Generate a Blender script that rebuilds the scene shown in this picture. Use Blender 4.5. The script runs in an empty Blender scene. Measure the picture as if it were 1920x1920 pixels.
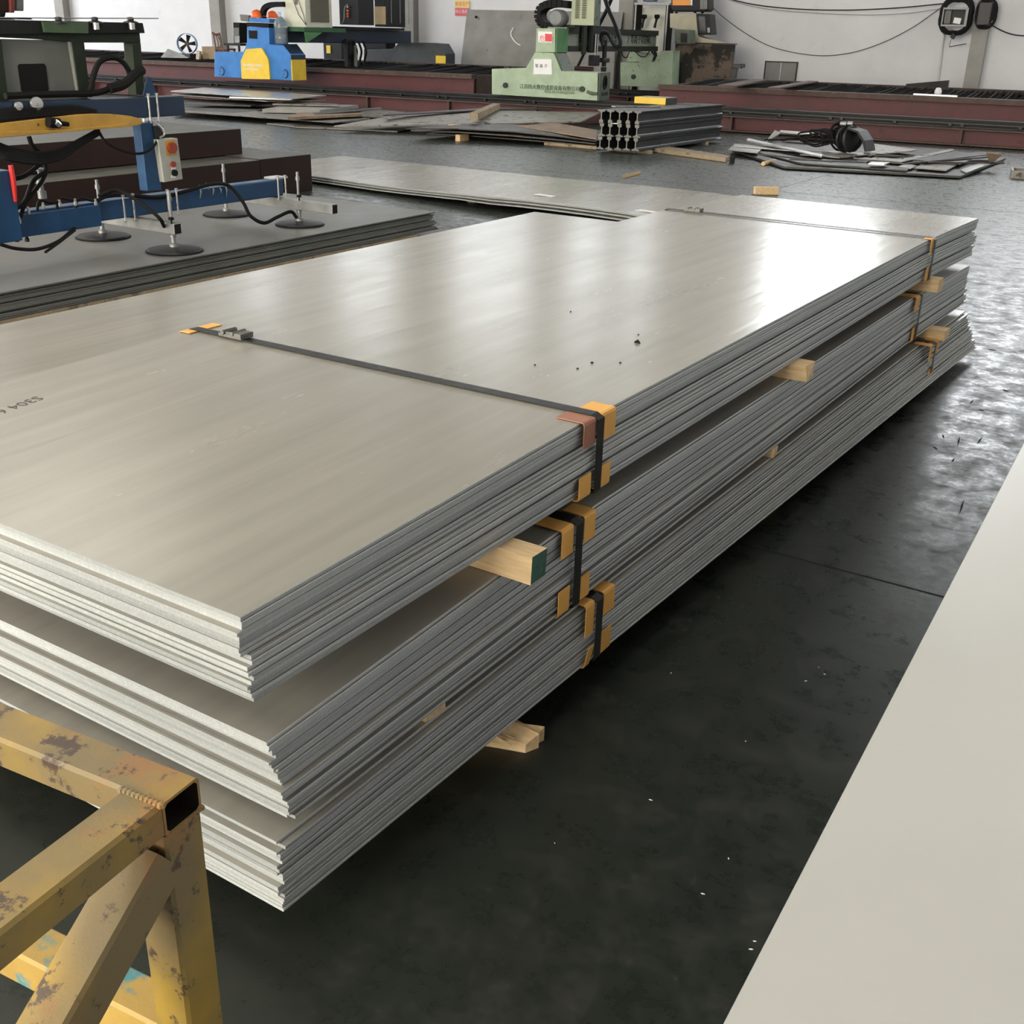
import bpy, bmesh, math, random
import numpy as np
from mathutils import Vector, Matrix, Quaternion
random.seed(7)
SC = bpy.context.scene
COL = SC.collection

# ---------------------------------------------------------------- camera
YAW, PITCH, ROLL, FPX, CAMZ = math.radians(-32.268), math.radians(23.451), math.radians(1.497), 2066.6, 1.7736
fwd = Vector((math.sin(YAW)*math.cos(PITCH), math.cos(YAW)*math.cos(PITCH), -math.sin(PITCH)))
r0 = Vector((math.cos(YAW), -math.sin(YAW), 0)); u0 = r0.cross(fwd)
rt = math.cos(ROLL)*r0 + math.sin(ROLL)*u0
up = -math.sin(ROLL)*r0 + math.cos(ROLL)*u0
CAM = Vector((0, 0, CAMZ))
cd = bpy.data.cameras.new('camera'); cam = bpy.data.objects.new('camera', cd); COL.objects.link(cam)
cd.sensor_width = 36; cd.sensor_fit = 'HORIZONTAL'; cd.lens = FPX/1920*36; cd.clip_end = 200; cd.clip_start = .05
M = Matrix((rt, up, -fwd)).transposed().to_4x4(); M.translation = CAM
cam.matrix_world = M
SC.camera = cam

# ---------------------------------------------------------------- world, exposure, lights
SC.view_settings.view_transform = 'Standard'; SC.view_settings.look = 'None'
SC.view_settings.gamma = 1; SC.view_settings.use_curve_mapping = False
SC.view_settings.exposure = 0.0
w = bpy.data.worlds.new('world'); SC.world = w; w.use_nodes = True
w.node_tree.nodes['Background'].inputs[0].default_value = (.75, .85, 1, 1)
w.node_tree.nodes['Background'].inputs[1].default_value = .5
WIN_E, ROOF_FILL_E, DOOR_FILL_E, SIDE_FILL_E = 2.6, 3.4, 11.0, 16.0     # daylight through rear windows; added unseen fill: roof, door, left side

# ---------------------------------------------------------------- frame of the rear of the hall (rails and wall run along U)
A = math.radians(5.9)
U = Vector((math.cos(A), math.sin(A), 0)); V = Vector((-math.sin(A), math.cos(A), 0)); O = Vector((-3.85, 23.46, 0))
def bg(u, v, z=0): return O + U*u + V*v + Vector((0, 0, z))
RBG = Matrix.Rotation(A, 3, 'Z')
def ray(px, py): return rt*((px-960)/FPX) - up*((py-960)/FPX) + fwd
def pz(px, py, z):
    d = ray(px, py); return CAM + d*((z-CAMZ)/d.z)
def pxp(px, py, x):
    d = ray(px, py); return CAM + d*(x/d.x)
def pyp(px, py, y):
    d = ray(px, py); return CAM + d*(y/d.y)
def pv(px, py, v):
    d = ray(px, py); return CAM + d*((v-(CAM-O).dot(V))/d.dot(V))
def uvz(p):
    q = p-O; return q.dot(U), q.dot(V), p.z
def pbg(px, py, v):          # (u, z) on the plane v = const
    q = uvz(pv(px, py, v)); return q[0], q[2]

# ---------------------------------------------------------------- materials
def newmat(name):
    m = bpy.data.materials.new(name); m.use_nodes = True
    nt = m.node_tree; b = nt.nodes['Principled BSDF']; return m, nt, b
def N(nt, t, **k):
    n = nt.nodes.new(t)
    for a, v in k.items():
        if a == 'inp':
            for i, x in v.items(): n.inputs[i].default_value = x
        else: setattr(n, a, v)
    return n
def coords(nt, stretch=(1, 1, 1), kind='Object', rot=(0, 0, 0)):
    tc = N(nt, 'ShaderNodeTexCoord'); mp = N(nt, 'ShaderNodeMapping')
    mp.inputs['Scale'].default_value = stretch; mp.inputs['Rotation'].default_value = rot
    nt.links.new(tc.outputs[kind], mp.inputs[0]); return mp.outputs[0]
def noise(nt, co, scale, detail=4, rough=.55):
    n = N(nt, 'ShaderNodeTexNoise'); n.inputs['Scale'].default_value = scale
    n.inputs['Detail'].default_value = detail; n.inputs['Roughness'].default_value = rough
    nt.links.new(co, n.inputs['Vector']); return n.outputs['Fac']
def ramp(nt, fac, stops):
    r = N(nt, 'ShaderNodeValToRGB'); e = r.color_ramp.elements
    while len(e) < len(stops): e.new(.5)
    for i, (p, c) in enumerate(stops):
        e[i].position = p; e[i].color = (c, c, c, 1) if isinstance(c, (int, float)) else (*c, 1)
    nt.links.new(fac, r.inputs[0]); return r.outputs[0]
def mixc(nt, fac, a, b, mode='MIX'):
    n = N(nt, 'ShaderNodeMix', data_type='RGBA', blend_type=mode)
    for s, x in ((0, fac), (6, a), (7, b)):
        if isinstance(x, (int, float)): n.inputs[s].default_value = x
        elif isinstance(x, tuple): n.inputs[s].default_value = (*x, 1)
        else: nt.links.new(x, n.inputs[s])
    return n.outputs[2]
def mth(nt, op, a, b=0.0, c=0.0):
    n = N(nt, 'ShaderNodeMath', operation=op)
    for s, x in ((0, a), (1, b), (2, c)):
        if isinstance(x, (int, float)): n.inputs[s].default_value = x
        else: nt.links.new(x, n.inputs[s])
    return n.outputs[0]
def setbump(nt, b, h, strength=.2, dist=.01):
    n = N(nt, 'ShaderNodeBump'); n.inputs['Strength'].default_value = strength; n.inputs['Distance'].default_value = dist
    nt.links.new(h, n.inputs['Height']); nt.links.new(n.outputs[0], b.inputs['Normal']); return n

MATS = {}
def mat(name, col, rough=.5, metal=0, var=.2, scale=4, bump=.15, bscale=60, stain=None, stretch=(1, 1, 1), rand=0):
    """paint or metal with mottling; stain = (colour, threshold 0-1, scale) puts worn or rusty patches over it"""
    if name in MATS: return MATS[name]
    m, nt, b = newmat(name); co = coords(nt, stretch)
    n1 = noise(nt, co, scale, 5)
    c = mixc(nt, ramp(nt, n1, [(.3, 0.0), (.7, 1.0)]), tuple(x*(1-var) for x in col), tuple(min(1, x*(1+var)) for x in col))
    if rand:
        oi = N(nt, 'ShaderNodeObjectInfo')
        k = mth(nt, 'MULTIPLY_ADD', oi.outputs['Random'], 2*rand, 1-rand)
        g = N(nt, 'ShaderNodeCombineColor'); [nt.links.new(k, g.inputs[i]) for i in range(3)]
        c = mixc(nt, 1.0, c, g.outputs[0], 'MULTIPLY')
    rsock = mth(nt, 'MULTIPLY_ADD', n1, .3, rough-.15)
    if stain:
        sc, th, ss = stain
        f = ramp(nt, noise(nt, co, ss, 7, .65), [(max(0, th-.03), 0.0), (min(1, th+.03), 1.0)])
        c = mixc(nt, f, c, sc); rsock = mth(nt, 'MULTIPLY_ADD', f, .25, rsock)
    nt.links.new(c, b.inputs['Base Color']); nt.links.new(rsock, b.inputs['Roughness'])
    b.inputs['Metallic'].default_value = metal
    if bump: setbump(nt, b, noise(nt, co, bscale, 3), bump, .004)
    if sum(col) < .08: b.inputs['Specular IOR Level'].default_value = .22
    MATS[name] = m; return m

def steel_sheet_mat():
    m, nt, b = newmat('steel_sheet')
    co = coords(nt, (6, .35, 6)); co2 = coords(nt)
    streak = noise(nt, co, 3.0, 6, .6); blot = noise(nt, co2, 1.1, 4); fine = noise(nt, coords(nt, (40, 1.5, 40)), 6, 3)
    wav = noise(nt, coords(nt, (2.6, .8, 2.6)), 2.0, 5, .6)
    c = mixc(nt, ramp(nt, streak, [(.3, 0.0), (.7, 1.0)]), (.295, .285, .256), (.355, .343, .308))
    c = mixc(nt, ramp(nt, blot, [(.35, 0.0), (.75, .35)]), c, (.26, .252, .23))
    sp = ramp(nt, noise(nt, coords(nt, (9, 3, 9)), 5, 5, .75), [(.735, 0.0), (.76, 1.0)])
    c = mixc(nt, mth(nt, 'MULTIPLY', sp, .55), c, (.13, .12, .10))
    nt.links.new(c, b.inputs['Base Color'])
    b.inputs['Metallic'].default_value = .22
    r = mth(nt, 'MULTIPLY_ADD', wav, .14, .15); r = mth(nt, 'MULTIPLY_ADD', fine, .05, r)
    nt.links.new(r, b.inputs['Roughness'])
    h = mth(nt, 'MULTIPLY_ADD', wav, .7, streak); h = mth(nt, 'MULTIPLY_ADD', fine, .02, h)
    setbump(nt, b, h, .07, .012)
    return m
def sheet_edge_mat():
    m, nt, b = newmat('sheared_steel_edge')
    n2 = noise(nt, coords(nt), 160, 3); n1 = noise(nt, coords(nt, (1, 1, 1)), 1.7, 4)
    oi = N(nt, 'ShaderNodeObjectInfo')
    k = mth(nt, 'MULTIPLY_ADD', oi.outputs['Random'], .42, .76)
    c = mixc(nt, ramp(nt, n1, [(.3, 0.0), (.75, 1.0)]), (.33, .355, .365), (.41, .43, .435))
    c = mixc(nt, ramp(nt, n2, [(.45, 0.0), (.75, .5)]), c, (.54, .55, .54))
    g = N(nt, 'ShaderNodeCombineColor'); [nt.links.new(k, g.inputs[i]) for i in range(3)]
    c = mixc(nt, 1.0, c, g.outputs[0], 'MULTIPLY')
    nt.links.new(c, b.inputs['Base Color']); b.inputs['Roughness'].default_value = .5; b.inputs['Metallic'].default_value = .15
    setbump(nt, b, n2, .4, .002); return m
def floor_mat():
    m, nt, b = newmat('worn_green_floor_paint')
    co = coords(nt); n1 = noise(nt, co, .55, 6, .6); n2 = noise(nt, co, 7, 8, .72); n3 = noise(nt, co, 28, 5, .7)
    sc = noise(nt, coords(nt, (1.2, 9, 1), rot=(0, 0, .5)), 2.2, 5, .6)
    c = mixc(nt, ramp(nt, n1, [(.35, 0.0), (.7, 1.0)]), (.012, .0155, .0125), (.021, .0245, .020))
    c = mixc(nt, ramp(nt, n2, [(.5, 0.0), (.8, .75)]), c, (.032, .031, .026))
    c = mixc(nt, ramp(nt, n3, [(.62, 0.0), (.80, .5)]), c, (.060, .058, .050))
    # far bays greyer: dust, plus grazing reflection put into the colour
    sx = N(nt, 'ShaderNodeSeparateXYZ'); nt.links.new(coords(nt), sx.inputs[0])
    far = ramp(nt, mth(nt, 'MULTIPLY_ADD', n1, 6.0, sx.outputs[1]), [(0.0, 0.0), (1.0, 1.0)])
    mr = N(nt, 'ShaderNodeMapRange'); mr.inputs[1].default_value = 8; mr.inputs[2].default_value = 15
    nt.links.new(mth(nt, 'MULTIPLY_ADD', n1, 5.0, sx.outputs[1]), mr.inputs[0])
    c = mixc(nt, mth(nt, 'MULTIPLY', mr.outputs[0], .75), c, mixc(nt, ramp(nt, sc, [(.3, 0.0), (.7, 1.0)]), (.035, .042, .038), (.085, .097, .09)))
    nt.links.new(c, b.inputs['Base Color']); b.inputs['Specular IOR Level'].default_value = .36
    r = mth(nt, 'MULTIPLY_ADD', ramp(nt, n2, [(.36, 0.0), (.66, 1.0)]), .30, .15); r = mth(nt, 'MULTIPLY_ADD', n3, .12, r)
    nt.links.new(r, b.inputs['Roughness'])
    h = mth(nt, 'MULTIPLY_ADD', n2, .30, n3); h = mth(nt, 'MULTIPLY_ADD', sc, .3, h)
    setbump(nt, b, h, .05, .003); return m
def wall_mat():
    m, nt, b = newmat('whitewashed_plaster')
    co = coords(nt); n1 = noise(nt, co, .5, 6, .6); n2 = noise(nt, co, 3.2, 6, .7); n3 = noise(nt, co, 30, 3)
    c = mixc(nt, ramp(nt, n1, [(.35, 0.0), (.7, 1.0)]), (.64, .65, .69), (.75, .76, .79))
    c = mixc(nt, ramp(nt, n2, [(.60, 0.0), (.78, .45)]), c, (.50, .49, .48))
    c = mixc(nt, ramp(nt, noise(nt, co, 2.3, 5, .7), [(.71, 0.0), (.74, .8)]), c, (.30, .30, .30))
    nt.links.new(c, b.inputs['Base Color']); b.inputs['Roughness'].default_value = .85
    setbump(nt, b, n3, .2, .004); return m
def emis(name, col, s):
    m, nt, b = newmat(name); b.inputs['Base Color'].default_value = (*col, 1)
    b.inputs['Emission Color'].default_value = (*col, 1); b.inputs['Emission Strength'].default_value = s
    b.inputs['Roughness'].default_value = .4; return m
def wood_mat(name, a, bb, dirt=.6):
    m, nt, b = newmat(name); co = coords(nt, (1.2, 14, 14)); n1 = noise(nt, co, 5, 6, .6); n2 = noise(nt, coords(nt), 9, 5)
    c = mixc(nt, ramp(nt, n1, [(.35, 0.0), (.65, 1.0)]), a, bb)
    c = mixc(nt, ramp(nt, n2, [(dirt, 0.0), (dirt+.12, .7)]), c, tuple(x*.3 for x in a))
    nt.links.new(c, b.inputs['Base Color']); b.inputs['Roughness'].default_value = .75
    setbump(nt, b, n1, .5, .004); return m
def glassy(name, col, rough=.08):
    m, nt, b = newmat(name); b.inputs['Base Color'].default_value = (*col, 1); b.inputs['Roughness'].default_value = rough
    b.inputs['Transmission Weight'].default_value = .8; b.inputs['IOR'].default_value = 1.35; return m

DULL = mat('dull_dusty_steel', (.15, .15, .142), .42, .2, .12, 2.2, .05, 30)
DULLE = mat('dull_sheared_edge', (.12, .125, .115), .6, .1, .15, 5, .2, 90, None, (1, 1, 1), .3)
STEEL = steel_sheet_mat(); EDGE = sheet_edge_mat(); FLOOR = floor_mat(); WALL = wall_mat()
GALV = mat('galvanised_metal', (.29, .30, .30), .42, .5, .2, 9)
BLACK = mat('black_rubber', (.006, .006, .0065), .7, 0, .3)
RAILD = mat('greasy_black_rail', (.018, .018, .019), .5, .2, .3, 5, .2, 40)
DARKM = mat('dark_oily_metal', (.026, .026, .028), .45, .4, .35, 5, .3, 40, ((.09, .07, .055), .66, 6))
RED = mat('oxide_red_primer', (.100, .030, .034), .6, 0, .22, 3, .15, 50, ((.07, .045, .04), .64, 5))
BROWN = mat('brown_primer_steel', (.024, .012, .010), .65, 0, .25, 3, .2, 60)
BROWNTOP = mat('dusty_slab_top', (.075, .075, .068), .5, .1, .25, 3, .2, 60)
RUST = mat('rusty_flange', (.085, .055, .046), .7, .1, .3, 4, .3, 50, ((.15, .10, .08), .62, 7))
BLUE = mat('blue_machine_paint', (.045, .20, .55), .4, 0, .12, 5, .05)
NAVY = mat('navy_machine_paint', (.014, .030, .062), .45, 0, .2, 5, .05)
LBLUE = mat('worn_blue_paint', (.007, .052, .140), .42, 0, .25, 6, .1, 60, ((.06, .08, .10), .68, 10))
YELLOW = mat('yellow_machine_paint', (.80, .55, .06), .4, 0, .1, 5, .05)
YARM = mat('chipped_yellow_boom_paint', (.50, .29, .050), .45, 0, .15, 5, .1, 60, ((.04, .025, .015), .655, 16))
GREEN = mat('pale_green_machine_paint', (.36, .46, .33), .5, 0, .14, 4, .08, 50, ((.19, .22, .17), .64, 7))
GREEND = mat('grimy_green_paint', (.085, .110, .080), .55, 0, .3, 5, .1, 50, ((.03, .032, .026), .62, 7))
GREENB = mat('bright_green_paint', (.075, .22, .085), .5, 0, .15, 5, .08)
OLIVE = mat('dull_green_frame_paint', (.018, .026, .015), .5, 0, .25, 6, .08)
GREYP = mat('grey_cabinet_paint', (.13, .135, .122), .55, 0, .15, 3, .08)
CREAMP = mat('cream_cabinet_paint', (.62, .62, .52), .5, 0, .08, 4, .05)
BEIGE = mat('beige_console_plastic', (.46, .42, .32), .55, 0, .12, 4, .08)
CHAR = mat('charcoal_cabinet_paint', (.018, .019, .023), .45, 0, .2, 4, .05)
PAPER = mat('white_paper', (.82, .83, .85), .8, 0, .04, 4, 0)
STRAPM = mat('dull_black_steel_strap', (.022, .022, .020), .38, .3, .3, 20, .1, 80)
PAD = mat('orange_yellow_card_pad', (.68, .36, .085), .6, 0, .08, 12, .1, 90)
PADCOP = mat('copper_brown_card_pad', (.33, .15, .095), .5, .2, .1, 12, .1, 90)
FILM = mat('white_filmed_steel', (.46, .463, .452), .33, .05, .035, .9, .02, 8)
PLATE = mat('grey_scrap_plate', (.22, .21, .19), .5, .3, .3, 4, .3, 30, ((.10, .075, .055), .60, 5), rand=.35)
PLATED = mat('dark_scrap_plate', (.060, .058, .055), .5, .4, .35, 4, .3, 30, ((.12, .085, .06), .62, 5), rand=.4)
PLATEL = mat('bright_scrap_plate', (.55, .56, .56), .33, .5, .2, 5, .2, 30, rand=.3)
RUSTP = mat('rust_tan_sheet', (.26, .19, .13), .7, .1, .3, 4, .3, 40)
CONC = mat('grey_render', (.30, .295, .28), .85, 0, .15, 2, .2, 30)
BIGPL = mat('leaning_grey_plate', (.24, .235, .225), .55, .3, .16, 2.2, .1, 30, ((.15, .14, .13), .68, 4))
TANKM = mat('rusty_tank_steel', (.115, .085, .068), .7, .1, .35, 2.2, .3, 40, ((.030, .028, .026), .52, 1.6))
TIMBER = wood_mat('pale_pine', (.55, .38, .20), (.72, .54, .32), .66)
TIMBERD = wood_mat('dirty_timber', (.26, .20, .13), (.38, .30, .20), .55)
ORANGE = mat('orange_plastic', (.80, .13, .02), .4, 0, .05, 5, 0)
REDP = mat('red_plastic', (.60, .02, .015), .4, 0, .1, 5, 0)
CHROME = mat('bright_zinc', (.55, .55, .54), .3, .8, .1, 20, .05)
CEIL = mat('dark_roof_sheeting', (.085, .085, .08), .8, 0, .1, 2, .1)
INKM = mat('marker_ink', (.05, .045, .04), .7, 0, .1, 5, 0)
CHARW = mat('varnished_brown_wood', (.11, .040, .022), .45, 0, .2, 8, .1)
FANB = mat('blue_fan_metal', (.09, .20, .38), .4, .3, .15, 6, .05)
WINM = emis('overcast_daylight_pane', (.90, .95, 1.0), WIN_E)
WINB = emis('bright_daylight_pane', (.93, .97, 1.0), WIN_E*3.1)
ROOF_FILL = emis('roof_fill_panel', (1.0, .96, .86), ROOF_FILL_E)
DOOR_FILL = emis('door_fill_panel', (1.0, .925, .79), DOOR_FILL_E)
SIDE_FILL = emis('side_fill_panel', (.97, .98, 1.0), SIDE_FILL_E)
FRAMEY = None

# ---------------------------------------------------------------- geometry helpers
class MB:
    def __init__(s): s.v = []; s.f = []; s.mi = []
    def add(s, vs, fs, mi=0):
        n = len(s.v); s.v += [Vector(x) for x in vs]; s.f += [tuple(i+n for i in f) for f in fs]; s.mi += [mi]*len(fs); return s
    def hexa(s, a, b, mi=0):     # a: 4 bottom, b: 4 top
        return s.add(list(a)+list(b), [(3, 2, 1, 0), (4, 5, 6, 7), (0, 1, 5, 4), (1, 2, 6, 5), (2, 3, 7, 6), (3, 0, 4, 7)], mi)
    def box(s, c, size, R=None, mi=0):
        c = Vector(c); x, y, z = [k/2 for k in size]; R = R or Matrix.Identity(3)
        p = [c + R @ Vector(q) for q in [(-x,-y,-z),(x,-y,-z),(x,y,-z),(-x,y,-z),(-x,-y,z),(x,-y,z),(x,y,z),(-x,y,z)]]
        return s.hexa(p[:4], p[4:], mi)
    def ab(s, a, b, mi=0):
        a = Vector(a); b = Vector(b); return s.box((a+b)/2, [abs(k) for k in (b-a)], None, mi)
    def bgbox(s, u0, u1, v0, v1, z0, z1, mi=0):
        return s.box(bg((u0+u1)/2, (v0+v1)/2, (z0+z1)/2), (abs(u1-u0), abs(v1-v0), abs(z1-z0)), RBG, mi)
    def prism(s, pts, ext, mi=0, mi_cap=None):
        n = len(pts); ext = Vector(ext); P = [Vector(p) for p in pts]; Q = [p+ext for p in P]
        s.add(P+Q, [(i, (i+1) % n, (i+1) % n+n, i+n) for i in range(n)], mi)
        s.add(P+Q, [tuple(range(n-1, -1, -1)), tuple(range(n, 2*n))], mi if mi_cap is None else mi_cap); return s
    def tube(s, path, r, n=8, closed=False, mi=0):
        path = [Vector(p) for p in path]; m = len(path); vs = []; fs = []; prev = None
        for i, p in enumerate(path):
            if closed: t = path[(i+1) % m]-path[i-1]
            else: t = path[min(i+1, m-1)]-path[max(i-1, 0)]
            t.normalize()
            if prev is None: a = t.orthogonal().normalized()
            else: a = (prev - t*prev.dot(t)).normalized()
            prev = a; b = t.cross(a); rr = r[i] if isinstance(r, (list, tuple)) else r
            for k in range(n):
                an = 2*math.pi*k/n; vs.append(p + a*math.cos(an)*rr + b*math.sin(an)*rr)
        for i in range(m if closed else m-1):
            for k in range(n):
                j = (i+1) % m; fs.append((i*n+k, i*n+(k+1) % n, j*n+(k+1) % n, j*n+k))
        if not closed: fs += [tuple(range(n-1, -1, -1)), tuple(range((m-1)*n, m*n))]
        return s.add(vs, fs, mi)
    def cyl(s, a, b, r, n=16, mi=0, r2=None): return s.tube([a, b], [r, r if r2 is None else r2], n, False, mi)
    def lathe(s, prof, c, n=20, R=None, mi=0):   # prof [(r,z)]
        c = Vector(c); R = R or Matrix.Identity(3); vs = []; fs = []
        for r, z in prof:
            for k in range(n):
                a = 2*math.pi*k/n; vs.append(c + R @ Vector((r*math.cos(a), r*math.sin(a), z)))
        for i in range(len(prof)-1):
            for k in range(n): fs.append((i*n+k, i*n+(k+1) % n, (i+1)*n+(k+1) % n, (i+1)*n+k))
        fs += [tuple(range(n-1, -1, -1)), tuple(range((len(prof)-1)*n, len(prof)*n))]
        return s.add(vs, fs, mi)
    def build(s, name, mats, parent=None, loc=None, bevel=0, smooth=False, kind=None, label=None):
        if not isinstance(mats, (list, tuple)): mats = [mats]
        me = bpy.data.meshes.new(name)
        if parent is not None: base = WLOC[parent.name]
        elif loc is not None: base = Vector(loc)
        else:
            mn = [min(v[i] for v in s.v) for i in range(3)]; mx = [max(v[i] for v in s.v) for i in range(3)]
            base = Vector(((mn[0]+mx[0])/2, (mn[1]+mx[1])/2, mn[2]))
        me.from_pydata([v-base for v in s.v], [], s.f)
        for m in mats: me.materials.append(m)
        me.polygons.foreach_set('material_index', s.mi)
        if smooth: me.polygons.foreach_set('use_smooth', [True]*len(me.polygons))
        bm = bmesh.new(); bm.from_mesh(me); bmesh.ops.remove_doubles(bm, verts=bm.verts, dist=1e-6)
        bmesh.ops.recalc_face_normals(bm, faces=bm.faces); bm.to_mesh(me); bm.free()
        if smooth:
            try: me.set_sharp_from_angle(angle=math.radians(40))
            except Exception: pass
        me.update()
        o = bpy.data.objects.new(name, me); COL.objects.link(o)
        if parent is not None: o.parent = parent
        else: o.location = base
        WLOC[o.name] = base
        if bevel:
            b = o.modifiers.new('bevel', 'BEVEL'); b.width = bevel; b.segments = 2; b.limit_method = 'ANGLE'
        if kind: o['kind'] = kind
        if label: o['label'] = label
        return o
WLOC = {}
def tag(o, label, cat, group=None, kind=None):
    o['label'] = label; o['category'] = cat
    if group: o['group'] = group
    if kind: o['kind'] = kind
    return o
def thing(name, label, cat, loc, group=None):
    o = bpy.data.objects.new(name, None); COL.objects.link(o); o.location = loc; o.empty_display_size = .1
    WLOC[o.name] = Vector(loc); return tag(o, label, cat, group)
def struct(mb, name, mats, parent=None, **k):
    o = mb.build(name, mats, parent, **k)
    if parent is None: o['kind'] = 'structure'
    return o
def text(name, body, size, origin, xdir, ydir, m, parent, extrude=.0008, align='LEFT'):
    cu = bpy.data.curves.new(name, 'FONT'); cu.body = body; cu.size = size; cu.extrude = extrude; cu.align_x = align; cu.resolution_u = 2
    tmp = bpy.data.objects.new('tmp_text', cu); COL.objects.link(tmp)
    dg = bpy.context.evaluated_depsgraph_get(); me = bpy.data.meshes.new_from_object(tmp.evaluated_get(dg))
    bpy.data.objects.remove(tmp); bpy.data.curves.remove(cu)
    x = Vector(xdir).normalized(); y = Vector(ydir).normalized(); z = x.cross(y)
    Mx = Matrix((x, y, z)).transposed().to_4x4(); Mx.translation = Vector(origin) - WLOC[parent.name]
    me.transform(Mx); me.name = name; me.materials.clear(); me.materials.append(m)
    o = bpy.data.objects.new(name, me); COL.objects.link(o); o.parent = parent; WLOC[o.name] = WLOC[parent.name]; return o
def bez(pts, n=8):     # smooth path through points (Catmull-Rom)
    P = [Vector(p) for p in pts]; P = [2*P[0]-P[1]] + P + [2*P[-1]-P[-2]]; out = []
    for i in range(1, len(P)-2):
        for k in range(n):
            t = k/n; a, b, c, d = P[i-1:i+3]
            out.append(.5*((2*b)+(c-a)*t+(2*a-5*b+4*c-d)*t*t+(3*b-a-3*c+d)*t**3))
    out.append(P[-2]); return out
def interp(y, ys, vs):
    return float(np.interp(y, ys, vs))
ORD = ['top','second','third','fourth','fifth','sixth','seventh','eighth','ninth','tenth','eleventh','twelfth','thirteenth','fourteenth','fifteenth','sixteenth','seventeenth','eighteenth','nineteenth','twentieth','twenty-first','twenty-second','twenty-third','twenty-fourth','twenty-fifth','twenty-sixth','bottom']

# ================================================================ SETTING
UL, UR, VB, VF, ZC = -42.0, 12.0, 8.0, -34.0, 11.5
floor = MB(); floor.bgbox(UL, UR, VF, VB, -.2, 0)
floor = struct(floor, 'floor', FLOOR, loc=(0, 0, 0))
# expansion joints: dark filler strips let into the floor paint
for a, b in [((-5.14, .5), (-5.14, 17.2)), ((-1.9, 3.72), (3.5, 3.72)), ((-8.6, 13.9), (2.6, 14.6)), ((-5.14, 17.0), (-16, 15.6))]:
    a = Vector((*a, 0)); b = Vector((*b, 0)); d = (b-a).normalized(); n = Vector((-d.y, d.x, 0))*.004
    mb = MB(); mb.prism([a-n, b-n, b+n, a+n], (0, 0, .0012)); mb.build('floor_joint', BLACK, floor)
def wallbox(name, *a):
    mb = MB(); mb.bgbox(*a); return struct(mb, name, WALL)
back = MB(); back.bgbox(UL, UR, VB, VB+.25, 0, ZC); WB = struct(back, 'wall_back', WALL)
wallbox('wall_left', UL-.25, UL, VF, VB, 0, ZC); wallbox('wall_right', UR, UR+.25, VF, VB, 0, ZC); wallbox('wall_front', UL, UR, VF-.25, VF, 0, ZC)
mb = MB(); mb.bgbox(UL, UR, VF, VB, ZC, ZC+.2); struct(mb, 'ceiling', CEIL)
mb = MB(); mb.bgbox(UL, UR, VB-.012, VB, .0, .16); struct(mb, 'baseboard_back', CONC)
# pillars on the rear wall
for i, px in enumerate((118, 407, 766, 1172, 1838)):
    u, z = pbg(px, 60, VB-.25); wdt = .42 if px < 1800 else .36
    mb = MB(); mb.bgbox(u-wdt/2, u+wdt/2, VB-.3, VB, 0, ZC)
    struct(mb, 'trim_%d' % (i+1), CONC)
# windows high in the rear wall (their panes are what the sheets and the floor reflect)
wn = 1
def window(u0, u1, v, z0, z1, m, side=1, nx=3, nz=4):
    """window in the rear wall: frame bars and glazing panes"""
    global wn
    t = bpy.data.objects.new('window_%d' % wn, None); COL.objects.link(t); wn += 1; t['kind'] = 'structure'
    base = bg((u0+u1)/2, v, z0); t.location = base; WLOC[t.name] = base
    fr = MB(); b = .06
    for i in range(nx+1):
        u = u0+(u1-u0)*i/nx; fr.bgbox(u-b/2, u+b/2, v-.10, v-.002, z0, z1)
    for k in range(nz+1):
        z = z0+(z1-z0)*k/nz; fr.bgbox(u0, u1, v-.09, v-.002, z-b/2, z+b/2)
    fr.build('frame', GALV, t)
    for i in range(nx):
        for k in range(nz):
            p = MB(); ua, ub = u0+(u1-u0)*i/nx, u0+(u1-u0)*(i+1)/nx; za, zb = z0+(z1-z0)*k/nz, z0+(z1-z0)*(k+1)/nz
            p.bgbox(ua+b/2, ub-b/2, v-.035, v-.02, za+b/2, zb-b/2); p.build('pane', m, t)
for uc, ww in ((-25.2, 2.3), (-20.1, 2.3), (-15.3, 2.7), (-11.2, 2.8), (-4.9, 2.9), (.3, 3.2), (6.0, 3.2)):
    window(uc-ww/2, uc+ww/2, VB, 4.7, 9.9, WINM if uc < -6 else WINB)
# unseen side windows, added to brighten the far left of the rear wall
for k, vv in enumerate((-15.0, -9.5, -4.0, 1.5)):
    t = bpy.data.objects.new('window_%d' % wn, None); COL.objects.link(t); wn += 1; t['kind'] = 'structure'
    t.location = bg(UL, vv, 2); WLOC[t.name] = bg(UL, vv, 2)
    for j in range(3):
        p = MB(); p.bgbox(UL+.002, UL+.03, vv+j*1.6-2.3, vv+j*1.6-.8, 2, 8); p.build('pane', SIDE_FILL, t)
    f = MB()
    for j in range(4): f.bgbox(UL+.002, UL+.06, vv+j*1.6-2.4, vv+j*1.6-2.3, 1.95, 8.05)
    f.build('frame', GALV, t)
# unseen roof panels, added as fill for the stacks and the rear wall
for k, (ua, ub, va, vb) in enumerate([(-20, -15.5, -30, -6), (-11, -7.5, -32, -14), (-2.5, 1.0, -32, -18), (-41, -37, -20, 4), (6.5, 11, -7, 5)]):
    p = MB(); p.bgbox(ua, ub, va, vb, ZC-.05, ZC-.002); o = struct(p, 'window_%d' % wn, ROOF_FILL); wn += 1
# bright door panel added unseen behind the viewer, lights front faces and rear wall
p = MB(); p.bgbox(-21, 1, VF+.002, VF+.04, .0, 8.5); struct(p, 'fill_door_1', DOOR_FILL)

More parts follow.
